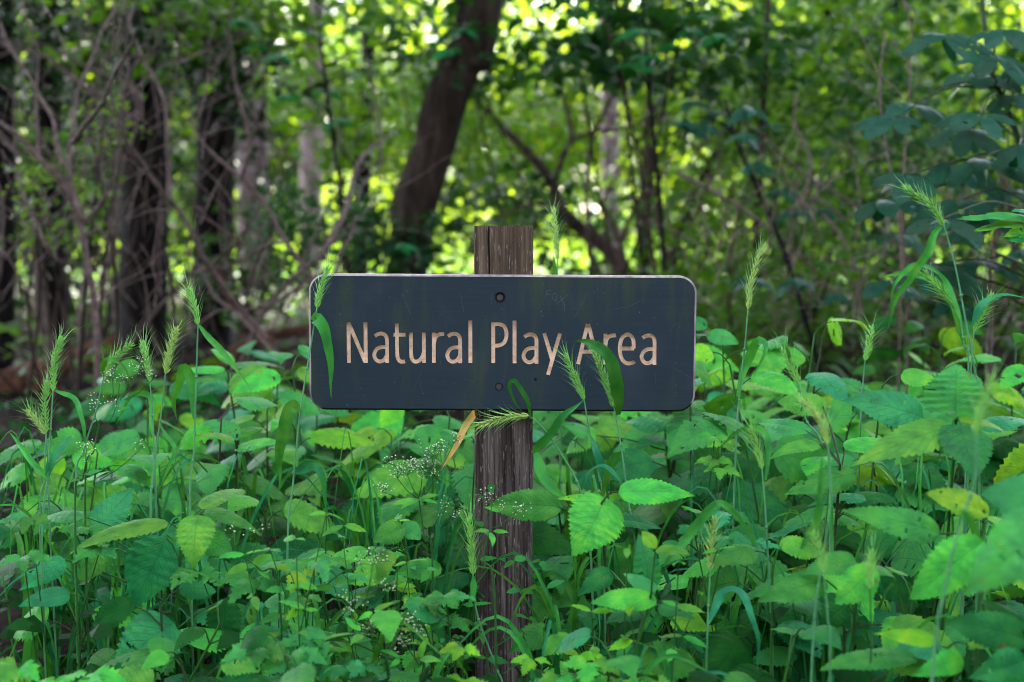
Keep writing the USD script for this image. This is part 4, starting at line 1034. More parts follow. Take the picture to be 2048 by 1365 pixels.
hero('nettle_plant', 'nettle directly behind the right half of the sign edge with long dull leaves', (1330, 860), 2.5, [
    ((1330, 862), (1245, 845), 70, 'teal', 'ovate', 0, .05, U_), ((1335, 880), (1270, 900), 60, 'teal', 'ovate', 0, -.05, U_), ((1340, 900), (1400, 930), 70, 'mid', 'ovate', 0, -.05, U_), ((1325, 850), (1380, 840), 60, 'mid', 'ovate', .1, .15, U_),
    ((1180, 870), (1120, 850), 60, 'mid', 'ovate', .1, .1, U_)], 14, group=HG)


def filler(label, x, y, h, r, group, tone_w, nl=8, size=(0.09, 0.15), kindset=('ovate', 'ovate', 'wide')):
    base = np.array([x, y, -0.02]); lean = np.array([r.normal(0, 0.04), r.normal(0, 0.04), 0])
    top = np.array([x, y, h]) + lean
    root = thing('nettle_plant', label, 'plant', base * [1, 1, 0], group)
    az = r.random() * 6.28; lbs = []
    for k in range(nl):
        s_ = 1 - 0.66 * (k / nl) ** 1.1
        st = base + (top - base) * s_
        az += 2.4 + r.normal(0, 0.25)
        L = r.uniform(*size) * (0.62 + 0.5 * min(k, 3) / 3); pl = 0.02 + 0.05 * r.random() * min(1, k / 2 + .3)
        d = np.array([math.cos(az), math.sin(az), 0])
        lb = st + d * pl + [0, 0, 0.015 + 0.01 * r.random()]
        dd = nrm(d + [0, 0, -0.12 - 0.5 * r.random()])
        nv = np.array([0, -0.58, 0.82]) + r.normal(0, 0.25, 3)
        v, f, uv = leaf_local(L, L * r.uniform(0.55, 0.76), kindset[r.integers(len(kindset))], teeth=12, depth=0.15, fold=0.1 + 0.15 * r.random(), droop=0.5 + 0.7 * r.random(), wave=0.03 * r.random(), seed=int(r.integers(1 << 30)), cols=(-1, -0.5, 0, 0.5, 1))
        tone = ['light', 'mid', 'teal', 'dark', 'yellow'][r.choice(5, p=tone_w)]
        if k >= 4:  # lower leaves swap to darker tones, shade between plants put into their colour
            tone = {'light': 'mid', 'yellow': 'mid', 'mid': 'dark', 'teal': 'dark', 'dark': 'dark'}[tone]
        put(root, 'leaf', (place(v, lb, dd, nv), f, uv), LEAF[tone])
        lbs.append(lb)
    plant_stem(root, base, top, lbs, r, STEM if r.random() < 0.6 else STEM_DARK, 0.0022)


rf = np.random.default_rng(4)
ZONES = [  # x range, y range, number, height, label, group
    ((-0.85, -0.30), (0.1, 0.95), 20, (0.34, 0.56), 'pale green nettle in the drift left of the sign', 'nettles in the drift left of the sign'),
    ((-0.28, 0.34), (0.22, 1.1), 22, (0.36, 0.50), 'nettle behind the sign, seen below its edge', 'nettles crowding behind the sign'),
    ((0.36, 1.25), (0.1, 1.2), 30, (0.36, 0.62), 'nettle in the dense bank right of the sign', 'nettles in the bank right of the sign'),
    ((0.30, 0.55), (0.06, 0.5), 7, (0.56, 0.64), 'tall nettle rising just right of the sign corner', 'tall nettles just right of the sign corner'),
    ((0.25, 0.80), (-0.55, 0.05), 16, (0.26, 0.40), 'shaded nettle low in the right foreground bank', 'shaded nettles low in the right foreground'),
    ((-0.62, -0.10), (-0.5, 0.1), 18, (0.18, 0.34), 'small shaded nettle low in the left foreground', 'small shaded nettles low in the left foreground'),
    ((0.09, 0.28), (-0.40, -0.02), 7, (0.22, 0.34), 'small nettle between the post and the right bank', 'small nettles just right of the post'),
]
pts_used = []
for (xr, yr, cnt, hr, lab, grp) in ZONES:
    made = tries = 0
    while made < cnt and tries < 600:
        tries += 1
        x, y = rf.uniform(*xr), rf.uniform(*yr)
        if any((x - a) ** 2 + (y - b) ** 2 < 0.085 ** 2 for a, b in pts_used) or (abs(x) < 0.07 and -0.05 < y < 0.15):
            continue
        px, py = proj(np.array([x, y, 0.45]))
        if px < -120 or px > 2170:
            continue
        h = rf.uniform(*hr)
        if px < 300:
            h = min(h, P(px, 905, y + 2.11)[2])
        if y < 0.0 and -60 < px < 570:
            h = min(h, P(px, 1215, y + 2.11)[2])
        if y < 0.05 and 560 < px < 1450:
            h = min(h, P(px, 930, y + 2.11)[2])
        if y < 0.03 and 800 < px < 1190:
            h = max(0.12, min(h, P(px, 1270 if abs(px - 1000) > 110 else 1330, y + 2.11)[2]))
        pts_used.append((x, y)); made += 1
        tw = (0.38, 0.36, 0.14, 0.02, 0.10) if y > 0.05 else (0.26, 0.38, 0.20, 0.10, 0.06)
        filler(lab, x, y, h, rf, grp, tw, nl=int(rf.integers(7, 10)), size=(0.085, 0.145) if y > 0.05 else (0.065, 0.115))
# farther drift on the left and the right, fading into the wood
for k in range(26):
    left = k < 12
    x, y = (rf.uniform(-1.25, -0.30), rf.uniform(1.0, 2.0)) if left else (rf.uniform(0.3, 2.0), rf.uniform(1.1, 2.4))
    px, py = proj(np.array([x, y, 0.4]))
    h = rf.uniform(0.36, 0.48) if px > 230 else rf.uniform(0.10, 0.18)
    filler('blurred nettle at the back of the drift left of the sign' if left else 'blurred nettle before the dead twigs', x, y, h, rf,
           'nettles at the back of the left drift' if left else 'nettles at the back of the right bank', (0.35, 0.4, 0.2, 0.0, 0.05), nl=7)


# ------------------------------------------------------------------ wild rye: stalk, bristly seed head, blades
def seed_head(path, r, n=17, lemma=0.0115, awn=0.030, fat=1.15):
    sp = smooth_path(path, n + 4)
    t = nrm(np.gradient(sp, axis=0))
    hb, ab = MB(), MB(); loose = r.uniform(0.8, 1.3); lean_ = r.normal(0, 0.18, 3)
    hb.add(*tube(sp, 0.0009, 4))
    for k in range(n + 2):
        for side in range(4):
            a = side * math.pi / 2 + (k % 2) * math.pi / 4 + r.normal(0, 0.2)
            ref = nrm(np.cross(t[k], [0.2, 1, 0.1])); ref2 = np.cross(t[k], ref)
            o = ref * math.cos(a) + ref2 * math.sin(a)
            spread = 0.52 + r.normal(0, 0.08)
            d = nrm(t[k] + o * spread * loose * (0.75 + 0.5 * math.sin(math.pi * k / (n + 2))) + lean_ * k / n)
            L = lemma * r.uniform(0.8, 1.15); b0 = sp[k] + o * 0.0008
            w_ = 0.0013 * fat
            x = nrm(np.cross(d, o)); zz = np.cross(x, d)
            ring = b0 + d * L * 0.4
            v = np.array([b0, ring + x * w_, ring + zz * w_, ring - x * w_, ring - zz * w_, b0 + d * L])
            hb.add(v, [(0, 2, 1), (0, 3, 2), (0, 4, 3), (0, 1, 4), (5, 1, 2), (5, 2, 3), (5, 3, 4), (5, 4, 1)])
            if r.random() < 0.08:
                continue
            if side % 2 == k % 2 or r.random() < 0.45:
                e = b0 + d * L
                A = awn * r.uniform(0.6, 1.15)
                d2 = nrm(d + o * r.uniform(0.05, 0.55) + r.normal(0, 0.10, 3))
                m_ = e + d * A * 0.5; e2 = m_ + d2 * A * 0.5
                wv = x * 0.00042
                ab.add(np.array([e - wv, e + wv, m_ + wv * 0.8, m_ - wv * 0.8, e2]), [(0, 1, 2), (0, 2, 3), (3, 2, 4)])
    return hb, ab


def rye(label, head, stem, D, blades=(), seed=0, D1=None, group='wild rye stalks with bristly seed heads', mat=STEM_BLUE, fat=1.0, rad=0.0013):
    r = np.random.default_rng(seed + 60)
    D1 = D if D1 is None else D1
    hp = [P(a, b, D + 0.01 * k) for k, (a, b) in enumerate(head)]
    sp = [P(a, b, D + (D1 - D) * (k + 1) / len(stem)) for k, (a, b) in enumerate(stem)]
    low = sp[-1]; g = np.array([low[0] + (low[0] - hp[0][0]) * 0.2, low[1] + 0.02, -0.02])
    root = thing('wild_rye', label, 'grass stalk', g * [1, 1, 0], group)
    chain = [hp[0]] + sp + ([g] if low[2] > 0.03 else [])
    n = 30
    mb = MB(); mb.add(*tube(smooth_path(chain[::-1], n), np.linspace(rad * 1.35, rad * 0.7, n), 6))
    for k in (0.45, 0.72):
        q0 = smooth_path(chain[::-1], n)[int(n * k)]
        sph = trimesh.creation.icosphere(1, rad * 1.7); mb.add(sph.vertices + q0, sph.faces)
    put(root, 'stem', mb, mat)
    L = np.sum(np.linalg.norm(np.diff(np.array(hp), axis=0), axis=1))
    hb, ab = seed_head(hp, r, n=max(9, int(L / 0.0052)), fat=fat)
    h_ = put(root, 'seed_head', hb, HEAD if seed % 3 else HEAD_RIPE, smooth=False)
    put(h_, 'awns', ab, AWN, smooth=False, kind='stuff')
    for pts, w, nm, tw, bm in blades:
        bp = [P(a, b, D + dd) for a, b, dd in pts]
        put(root, 'blade', ribbon(bp, 0.86 * w / FPX * D, nm, twist=tw, n=22), bm)
    return root


FN, SN = (0.1, -1, 0.25), (0.8, -0.5, 0.3)
rye('tall wild rye at far left, its upright head above the fallen log', [(106, 782), (110, 720), (124, 672)], [(102, 850), (96, 950), (84, 1110)], 2.0,
    [([(110, 780, 0), (150, 800, -.03), (168, 850, -.05), (176, 920, -.06)], 14, (.4, -.8, .4), 0.3, BLADE), ([(100, 960, 0), (70, 930, 0), (40, 890, .02), (18, 866, .03)], 16, FN, .2, BLADE),
     ([(96, 960, 0), (104, 920, .0), (135, 880, .03), (150, 870, .05)], 20, FN, .4, BLADE_TEAL)], 1)
rye('wild rye with a short leaning head beside the tallest far left stalk', [(92, 866), (90, 800), (98, 762)], [(88, 960), (80, 1060)], 2.06, [], 2)
rye('low wild rye head leaning left among the leaves at the left border', [(92, 868), (72, 842), (52, 820)], [(98, 960), (100, 1060)], 2.1, [], 3)
rye('wild rye bending strongly to the right over white flowers, folded blade at its neck', [(208, 752), (228, 718), (268, 686)], [(190, 830), (168, 900), (150, 1010)], 2.0,
    [([(206, 755, 0), (206, 735, -.02), (222, 722, -.03), (250, 735, -.02), (262, 775, 0)], 17, (.5, -.7, .4), .5, BLADE)], 4)
rye('wild rye with an upright bushy head left of the white speck stalk', [(300, 764), (292, 720), (284, 680)], [(306, 850), (312, 1000)], 2.02, [([(308, 870, 0), (300, 800, .05), (262, 790, .08), (232, 850, .1)], 16, FN, .6, BLADE)], 5)
rye('wild rye with a slender head on a pale stem, third from the left', [(331, 748), (340, 700), (356, 652)], [(322, 830), (306, 960), (302, 1060)], 1.98, [([(322, 850, 0), (350, 905, -.03), (306, 1000, -.05)], 10, FN, .4, BLADE)], 6)
rye('tall pale green wild rye left of the sign with a long blade slanting toward it', [(396, 650), (389, 612), (376, 576)], [(393, 740), (388, 900), (380, 1040)], 1.96,
    [([(398, 648, 0), (430, 690, -.02), (466, 732, -.04), (500, 780, -.05)], 15, FN, .5, BLADE), ([(392, 840, 0), (382, 760, .02), (365, 738, .03), (350, 800, .05), (352, 840, .06)], 24, FN, .6, BLADE)], 7)
rye('wild rye before the left edge of the sign, one blade folded over the board', [(634, 616), (640, 580), (658, 530)], [(622, 690), (600, 830), (585, 980), (575, 1100)], 2.03,
    [([(630, 644, 0), (633, 639, -.012), (645, 660, -.018), (660, 720, -.012), (661, 795, -.004)], 30, (.15, -1, .1), .25, BLADE),
     ([(600, 815, 0), (580, 822, -.015), (560, 890, -.02), (556, 980, -.02)], 34, FN, .3, BLADE), ([(590, 945, 0), (615, 935, .0), (640, 950, -.01), (660, 1060, -.02)], 26, FN, .7, BLADE_TEAL)], 8)
rye('wild rye rising behind the sign right of the post', [(1115, 520), (1111, 470), (1106, 412)], [(1116, 600), (1118, 760), (1120, 900)], 2.42, [([(1114, 560, 0), (1110, 530, 0), (1107, 510, 0)], 9, FN, 0, BLADE)], 9)
rye('wild rye before the last word of the sign, left one of the pair', [(1168, 800), (1152, 760), (1130, 704)], [(1182, 880), (1198, 950), (1208, 1060)], 2.0,
    [([(1065, 905, .0), (1090, 880, -.02), (1130, 830, -.03), (1168, 800, -.02)], 22, FN, .2, BLADE), ([(1210, 960, 0), (1190, 905, 0), (1180, 870, .02)], 20, FN, 0, BLADE_TEAL)], 10)
rye('wild rye half covered by its own broad blade, right one of the pair', [(1228, 815), (1210, 760), (1186, 696)], [(1240, 880), (1256, 1000), (1272, 1140)], 1.98,
    [([(1236, 830, 0), (1234, 770, -.015), (1214, 715, -.02), (1185, 688, -.012), (1148, 682, .0)], 36, (.45, -.85, .2), .3, BLADE),
     ([(1244, 905, 0), (1222, 925, .0), (1212, 965, .0), (1204, 1005, .01)], 24, FN, .3, BLADE), ([(1160, 985, .02), (1180, 945, .0), (1208, 932, -.02), (1238, 960, -.03), (1256, 1005, -.03)], 18, (.2, -.6, .8), .2, BLADE_TEAL)], 11)
rye('wild rye whose head lies flat under the lower edge of the sign across the post', [(1058, 832), (1010, 836), (948, 854)], [(1086, 856), (1130, 920), (1160, 980), (1180, 1080)], 1.99,
    [([(1062, 838, 0), (1052, 800, -.015), (1030, 762, -.02), (1018, 772, -.02), (1030, 806, -.01), (1048, 826, 0)], 12, (.3, -.9, .3), .2, BLADE),
     ([(1072, 905, 0), (1085, 950, -.02), (1110, 985, -.03), (1140, 1000, -.03)], 26, FN, .2, BLADE)], 12)
rye('tallest wild rye at right bowing to the left above its drooping blade', [(1888, 452), (1860, 410), (1802, 372)], [(1912, 540), (1938, 680), (1955, 780), (1960, 900)], 1.85,
    [([(1880, 452, 0), (1862, 490, -.03), (1830, 545, -.05), (1790, 600, -.06), (1772, 668, -.06)], 20, FN, .3, BLADE),
     ([(1920, 640, 0), (1890, 560, .04), (1840, 532, .02), (1800, 556, -.02), (1775, 620, -.04)], 18, (.2, -.6, .8), .3, BLADE)], 13)
rye('wild rye below the tallest right one with a wide blade behind its head', [(1916, 618), (1880, 580), (1845, 540)], [(1928, 690), (1936, 800)], 1.9,
    [([(1930, 690, .02), (1900, 600, .03), (1860, 560, .03), (1810, 548, .03), (1760, 556, .04)], 26, (.1, -.8, .6), .2, BLADE)], 14)
rye('straight wild rye just right of the sign corner', [(1496, 618), (1504, 560), (1522, 495)], [(1490, 690), (1480, 780), (1470, 940)], 2.1,
    [([(1478, 790, 0), (1495, 720, .02), (1515, 683, .0), (1530, 700, -.03), (1505, 760, -.05)], 22, FN, .4, BLADE)], 15)
rye('wild rye with a nodding head right of the sign, above round leaves', [(1598, 768), (1582, 735), (1562, 692)], [(1612, 840), (1640, 880), (1660, 980)], 1.85, [([(1570, 690, .0), (1585, 730, .02), (1596, 760, .03)], 10, FN, 0, BLADE)], 16)
rye('small wild rye head between the dead twigs and the round leaves', [(1730, 722), (1738, 690), (1746, 648)], [(1724, 790), (1720, 880)], 2.3, [], 17)
rye('wild rye at the right border partly hidden by a curved blade', [(1948, 664), (1966, 630), (1988, 585)], [(1942, 740), (1940, 860)], 1.9,
    [([(1945, 650, 0), (1965, 610, .0), (2005, 592, .02), (2060, 596, .03)], 20, (.1, -.5, .85), .2, BLADE_TEAL)], 19)
rye('blurred wild rye close to the lens in front of the upright round leaf', [(1952, 868), (1965, 815), (1990, 748)], [(1950, 960), (1920, 1050), (1890, 1180), (1864, 1365)], 1.32, [([(1916, 1020, 0), (1945, 1050, .0), (1968, 1090, .02)], 24, FN, .3, BLADE)], 20, rad=0.0015, fat=0.75)
rye('blurred wild rye drooping over the stacked leaves at right', [(1656, 888), (1640, 840), (1600, 795)], [(1662, 1000), (1640, 1150), (1625, 1300)], 1.55, [([(1600, 1100, 0), (1640, 1030, .0), (1645, 900, .0)], 20, FN, .2, BLADE)], 21, fat=0.75, rad=0.001)
rye('blurred short wild rye over the middle right leaves', [(1648, 1146), (1640, 1105), (1626, 1060)], [(1655, 1230), (1660, 1360)], 1.5, [], 22, fat=0.75, rad=0.001)
rye('wild rye turning straw yellow in the right foreground', [(1740, 1178), (1742, 1140), (1746, 1098)], [(1742, 1260), (1740, 1365)], 1.55, [], 23, mat=STEM, fat=0.75, rad=0.001)
rye('wild rye behind an arching blade low right of the post', [(1420, 1140), (1422, 1090), (1432, 1030)], [(1416, 1230), (1412, 1365)], 1.75,
    [([(1330, 1130, -.03), (1370, 1080, .0), (1420, 1018, .0), (1455, 1012, .0), (1500, 1070, .02), (1520, 1110, .03)], 24, (.1, -.8, .5), .2, BLADE), ([(1416, 1250, 0), (1440, 1190, .02), (1480, 1185, .0), (1512, 1260, -.03), (1518, 1350, -.03)], 24, (.1, -.6, .7), .2, BLADE_TEAL)], 24)
rye('wild rye with a short dense head under the right end of the sign', [(1524, 938), (1514, 895), (1500, 850)], [(1532, 1040), (1540, 1200), (1545, 1330)], 1.8,
    [([(1520, 1085, .0), (1560, 1070, -.02), (1600, 1052, -.02), (1645, 1044, -.02)], 22, (.1, -.5, .85), .1, BLADE_TEAL), ([(1532, 960, 0), (1534, 880, .02), (1505, 858, .04), (1470, 870, .05), (1430, 910, .06)], 16, FN, .3, BLADE)], 25)
rye('wild rye head against the foot of the post at its left side', [(946, 1150), (942, 1090), (938, 1030)], [(955, 1230), (990, 1330), (1010, 1400)], 1.93, [([(948, 1150, 0), (944, 1190, -.01), (932, 1215, -.01)], 14, FN, 0, BLADE)], 26)

# one dry blade beside the post
dry = thing('dry_blade', 'orange and yellow dry grass blade hanging beside the left side of the post', 'grass blade', P(885, 940, 2.1) * [1, 1, 0])
put(dry, 'blade', ribbon([P(962, 800, 2.155), P(945, 832, 2.13), P(920, 872, 2.10), P(900, 905, 2.09), P(880, 946, 2.09)], 14 / FPX * 2.1, (0.2, -1, 0.1), taper=(.7, .9, 1, .9, .55, .04)), STRAW)
put(dry, 'stem', tube(smooth_path([P(930, 1100, 2.22) * [1, 1, 0], P(945, 1000, 2.2), P(962, 800, 2.16)], 14), [0.0016, 0.001], 5), STEM)


# loose grass blades through the bank, each a tuft of its own
def tuft(label, px, D, seed, n=5, hgt=(0.22, 0.42), group='arching grass tufts among the nettles', width=(0.007, 0.012), spread=0.10):
    r = np.random.default_rng(seed + 4000)
    c = P(px, 1200, D) * [1, 1, 0]
    root = thing('grass_tuft', label, 'grass', c, group)
    for k in range(n):
        h_ = r.uniform(*hgt); az = r.random() * 6.28
        b = c + [r.normal(0, 0.015), r.normal(0, 0.015), -0.01]
        d = np.array([math.cos(az), math.sin(az), 0]) * r.uniform(0.3, 1.0) * spread * 1.6
        p1 = b + d * 0.25 + [0, 0, h_ * 0.65]; p2 = b + d * 0.7 + [0, 0, h_]; p3 = b + d * 1.35 + [0, 0, h_ * r.uniform(0.55, 0.95)]
        put(root, 'blade', ribbon([b, p1, p2, p3], r.uniform(*width), (r.normal(0, .4), -1, .4), n=16, twist=r.normal(0, .4)), BLADE if r.random() < .6 else BLADE_TEAL)


for k, (px, D) in enumerate([(60, 2.15), (130, 2.1), (240, 2.15), (330, 2.2), (560, 1.95), (650, 1.75), (700, 1.9), (800, 1.75), (1140, 1.9), (1150, 2.0), (1240, 2.1), 
                             (1180, 1.7), (1340, 1.65), (1420, 1.6), (1450, 2.0), (1560, 2.05), (1620, 1.7), (1760, 2.0), (1850, 2.1), (500, 2.4), (760, 2.4), (860, 2.5), (1160, 2.45), (1420, 2.5), (1640, 2.4), (1500, 1.5)]):
    place_ = 'left of the post' if px < 940 else 'right of the post'
    dep = 'in the foreground' if D < 1.78 else ('beside the sign' if D < 2.2 else 'behind the sign')
    tuft(f'tuft of arching grass blades {dep} {place_}', px, D, k, n=4 + k % 3, hgt=(0.18, 0.36) if D < 2.2 else (0.3, 0.45), group=f'grass tufts {dep} {place_}')


for k in range(26):
    r_ = np.random.default_rng(5200 + k)
    left = k % 2 == 0
    px_, D_ = (r_.uniform(-20, 900), r_.uniform(2.05, 2.45)) if left else (r_.uniform(1110, 2060), r_.uniform(1.75, 2.35))
    tuft('tuft of thin grass blades among the leaves ' + ('left of the post' if left else 'right of the post'), px_, D_, 500 + k, n=6, hgt=(0.28, 0.5), width=(0.003, 0.006), spread=0.13,
         group='thin grass among the leaves ' + ('left of the post' if left else 'right of the post'))


def herb(label, px, D, h, seed, group):
    r = np.random.default_rng(seed + 9100)
    c = P(px, 1200, D) * [1, 1, 0]
    root = thing('small_herb', label, 'plant', c, group)
    mb = MB(); lv = []
    for _ in range(3):
        top = c + [r.normal(0, .06), r.normal(0, .04), h * r.uniform(.75, 1.05)]
        sp = smooth_path([c + [0, 0, -.02], (c + top) / 2 + [r.normal(0, .02), r.normal(0, .02), 0], top], 16)
        mb.add(*tube(sp, np.linspace(.0013, .0007, 16), 5))
        az = r.random() * 6.28
        for q in range(7, 16, 2):
            az += 1.57
            for o in (0, math.pi):
                a = az + o; d = nrm([math.cos(a), math.sin(a), r.uniform(-.5, .35)])
                lv.append((sp[q], d, r.uniform(.018, .038)))
    put(root, 'stem', mb, STEM)
    for b_, d, L in lv:
        v, f, uv = leaf_local(L, L * .42, 'lance', teeth=5, depth=.2, fold=.25, droop=.6, seed=int(r.integers(1 << 30)), cols=(-1, -.5, 0, .5, 1))
        put(root, 'leaf', (place(v, b_, d, UPN + r.normal(0, .3, 3)), f, uv), LEAF[('light', 'mid', 'yellow', 'mid')[seed % 4]])


for k in range(12):
    r_ = np.random.default_rng(7300 + k)
    left = k % 5 != 0
    px_, D_ = (r_.uniform(580, 925), r_.uniform(1.75, 2.15)) if left else (r_.uniform(1130, 2000), r_.uniform(1.7, 2.1))
    herb('small leaved herb in the thick of the plants ' + ('left of the post' if left else 'right of the post'), px_, D_, P(px_, r_.uniform(960, 1200), D_)[2], k,
         'small leaved herbs ' + ('left of the post' if left else 'right of the post'))

# ------------------------------------------------------------------ small white flowered plants
def sprig(label, stem_pts, D, umbels, leaves, seed, tone='light', group='delicate plants with tiny white flowers'):
    r = np.random.default_rng(seed + 700)
    sp = [P(a, b, D) for a, b in stem_pts]
    low = sp[0]; g = np.array([low[0], low[1], -0.02])
    root = thing('white_flower_plant', label, 'plant', g * [1, 1, 0], group)
    chain = ([g] if low[2] > 0.03 else []) + sp
    path = smooth_path(chain, 24)
    mb = MB(); mb.add(*tube(path, np.linspace(0.0017, 0.0009, 24), 6))
    fl = MB()
    for (ux, uy, sx, sy, n, ax, ay) in umbels:
        a0 = P(ax, ay, D); hub = P(ux, uy + sy * 0.9, D - 0.01)
        mb.add(*tube(smooth_path([a0, (a0 + hub) / 2 + [0, 0, -0.004], hub], 8), np.linspace(0.0008, 0.0005, 8), 4))
        nb = max(3, n // 8)
        for _ in range(nb):
            c = P(ux + r.normal(0, sx * 0.55), uy + r.normal(0, sy * 0.5), D + r.normal(0, 0.012))
            mb.add(*tube(np.array([hub, (hub * 0.4 + c * 0.6) + [0, 0, .002], c]), 0.0004, 4, cap=False))
            for _ in range(n // nb):
                e = c + r.normal(0, 1, 3) * [0.0052, 0.004, 0.0045] + [0, 0, 0.003]
                mb.add(*tube(np.array([c, e]), 0.00022, 3, cap=False))
                s_ = trimesh.creation.icosphere(0, 0.00082 * r.uniform(0.5, 1.35)); fl.add(s_.vertices * [1, 1, .8] + e, s_.faces)
    put(root, 'stem', mb, STEM)
    put(root, 'flowers', fl, PETAL, smooth=False, kind='stuff')
    for (bx, by), (tx, ty), w, dt in leaves:
        pb, pt = P(bx, by, D), P(tx, ty, D + dt)
        L = np.linalg.norm(pt - pb)
        v, f, uv = leaf_local(L, w / FPX * D, 'lance', teeth=10, depth=0.16, fold=0.25, droop=0.5, seed=int(r.integers(1 << 30)), cols=(-1, -0.5, 0, 0.5, 1))
        put(root, 'leaf', (place(v, pb, pt - pb, UPN + r.normal(0, .25, 3)), f, uv), LEAF[tone])


sprig('white flowered plant with the widest spray of tiny flowers, left of the post', [(865, 1130), (850, 1080), (838, 1000)], 1.9,
      [(815, 935, 36, 18, 80, 838, 995), (870, 905, 26, 14, 60, 845, 990), (765, 975, 14, 10, 30, 835, 995), (845, 938, 26, 14, 60, 838, 995), (795, 945, 20, 14, 40, 838, 998), (905, 885, 20, 8, 24, 850, 990), (880, 1018, 12, 10, 20, 866, 1050), (915, 1030, 10, 5, 14, 880, 1060)],
      [((838, 1000), (780, 1010), 16, -.02), ((838, 1000), (800, 1020), 18, -.04), ((842, 998), (880, 990), 16, .02), ((845, 1000), (876, 1008), 14, 0)], 1)
sprig('white flowered plant whose sprays reach across the post', [(990, 1200), (968, 1120), (980, 1060)], 1.86,
      [(965, 992, 18, 6, 20, 975, 1040), (1024, 1020, 18, 12, 34, 978, 1058), (985, 1002, 14, 5, 16, 976, 1040)], [((978, 1063), (945, 1065), 12, -.02), ((982, 1066), (984, 1095), 16, -.04), ((986, 1063), (1018, 1066), 12, 0), ((1000, 1024), (966, 1015), 9, 0)], 2)
sprig('white flowered plant low at the left of the post foot with leaflets in threes', [(780, 1365), (742, 1275), (728, 1262)], 1.72,
      [(745, 1120, 32, 12, 40, 732, 1200), (700, 1200, 16, 9, 26, 715, 1250), (748, 1250, 24, 14, 40, 728, 1262), (770, 1178, 18, 8, 18, 735, 1220), (700, 1220, 12, 12, 14, 718, 1250)],
      [((710, 1268), (642, 1282), 22, -.02), ((722, 1262), (688, 1236), 20, .02), ((725, 1270), (700, 1292), 20, -.04), ((748, 1222), (790, 1205), 14, 0), ((748, 1222), (788, 1240), 14, -.03), ((745, 1224), (714, 1242), 14, -.02), ((712, 1240), (710, 1222), 10, 0)], 3)
sprig('white flowered plant at the bottom edge left of the post with opposite leaflets', [(850, 1365), (838, 1330), (818, 1300)], 1.7,
      [(822, 1255, 20, 14, 44, 820, 1300), (812, 1292, 18, 10, 30, 818, 1305), (838, 1265, 12, 9, 16, 826, 1300)],
      [((838, 1315), (858, 1275), 22, 0), ((840, 1318), (884, 1325), 20, -.03), ((800, 1315), (757, 1302), 18, -.02), ((800, 1318), (778, 1335), 14, -.03), ((812, 1288), (838, 1290), 12, -.02)], 4)
sprig('white flowered plant among the wild rye at the left', [(170, 1000), (188, 900), (200, 840)], 1.95,
      [(188, 810, 10, 9, 30, 196, 850), (232, 808, 14, 8, 20, 215, 845), (240, 756, 20, 8, 34, 232, 810), (225, 750, 10, 8, 20, 228, 808), (275, 740, 16, 10, 30, 240, 800), (306, 752, 7, 8, 16, 250, 800)],
      [((215, 830), (262, 815), 14, 0), ((212, 832), (180, 850), 12, 0)], 5, tone='mid')
sprig('white flowered plant with few blossoms under the bent rye head at left', [(150, 1030), (165, 960), (172, 925)], 1.9, [(172, 900, 10, 12, 22, 170, 940), (180, 925, 10, 6, 14, 172, 945), (282, 890, 8, 8, 14, 200, 960)], [((168, 950), (205, 942), 14, 0), ((168, 955), (140, 965), 12, 0)], 6, tone='mid')
sprig('leafy sprig with tiny greenish buds in the lower left', [(560, 1200), (520, 1140), (480, 1110)], 1.8, [(470, 1080, 40, 14, 12, 490, 1115), (520, 1060, 30, 14, 10, 500, 1112)], [((500, 1130), (450, 1150), 22, 0), ((505, 1128), (545, 1110), 22, 0), ((515, 1140), (540, 1160), 18, 0)], 7)


# lobed leaflets in threes, low along the bottom
def trifol(label, px, py, D, size, seed, tone, group='low plants with lobed leaflets in threes'):
    r = np.random.default_rng(seed + 1500)
    top = P(px, py, D); g = np.array([top[0] + r.normal(0, .02), top[1] + .03, -0.02])
    root = thing('lobed_plant', label, 'plant', g * [1, 1, 0], group)
    mb = MB()
    nodes = [top] + [top + [r.normal(0, 0.045), r.normal(0, 0.03), -r.uniform(0.01, 0.05)] for _ in range(3)]
    for q0 in nodes:
        mb.add(*tube(smooth_path([g, (g + q0) / 2 + [r.normal(0, .015), 0, .01], q0], 10), np.linspace(0.0014, 0.0009, 10), 5))
        a0 = r.uniform(-0.5, 0.5) - math.pi / 2
        for k in (-1, 0, 1):
            a = a0 + k * 1.15
            d = nrm([math.cos(a), math.sin(a) * 0.8, -0.15 - 0.25 * r.random()])
            L = size * (1.0 if k == 0 else 0.8) * r.uniform(0.85, 1.15)
            v, f, uv = leaf_local(L, L * 0.72, 'ovate', teeth=8, depth=0.34, fold=0.2, droop=0.6, wave=0.06, seed=int(r.integers(1 << 30)), cols=(-1, -0.5, 0, 0.5, 1), lobes=0.28)
            put(root, 'leaflet', (place(v, q0 + d * 0.004, d, UPN + r.normal(0, .2, 3)), f, uv), LEAF[tone])
    put(root, 'stem', mb, STEM)


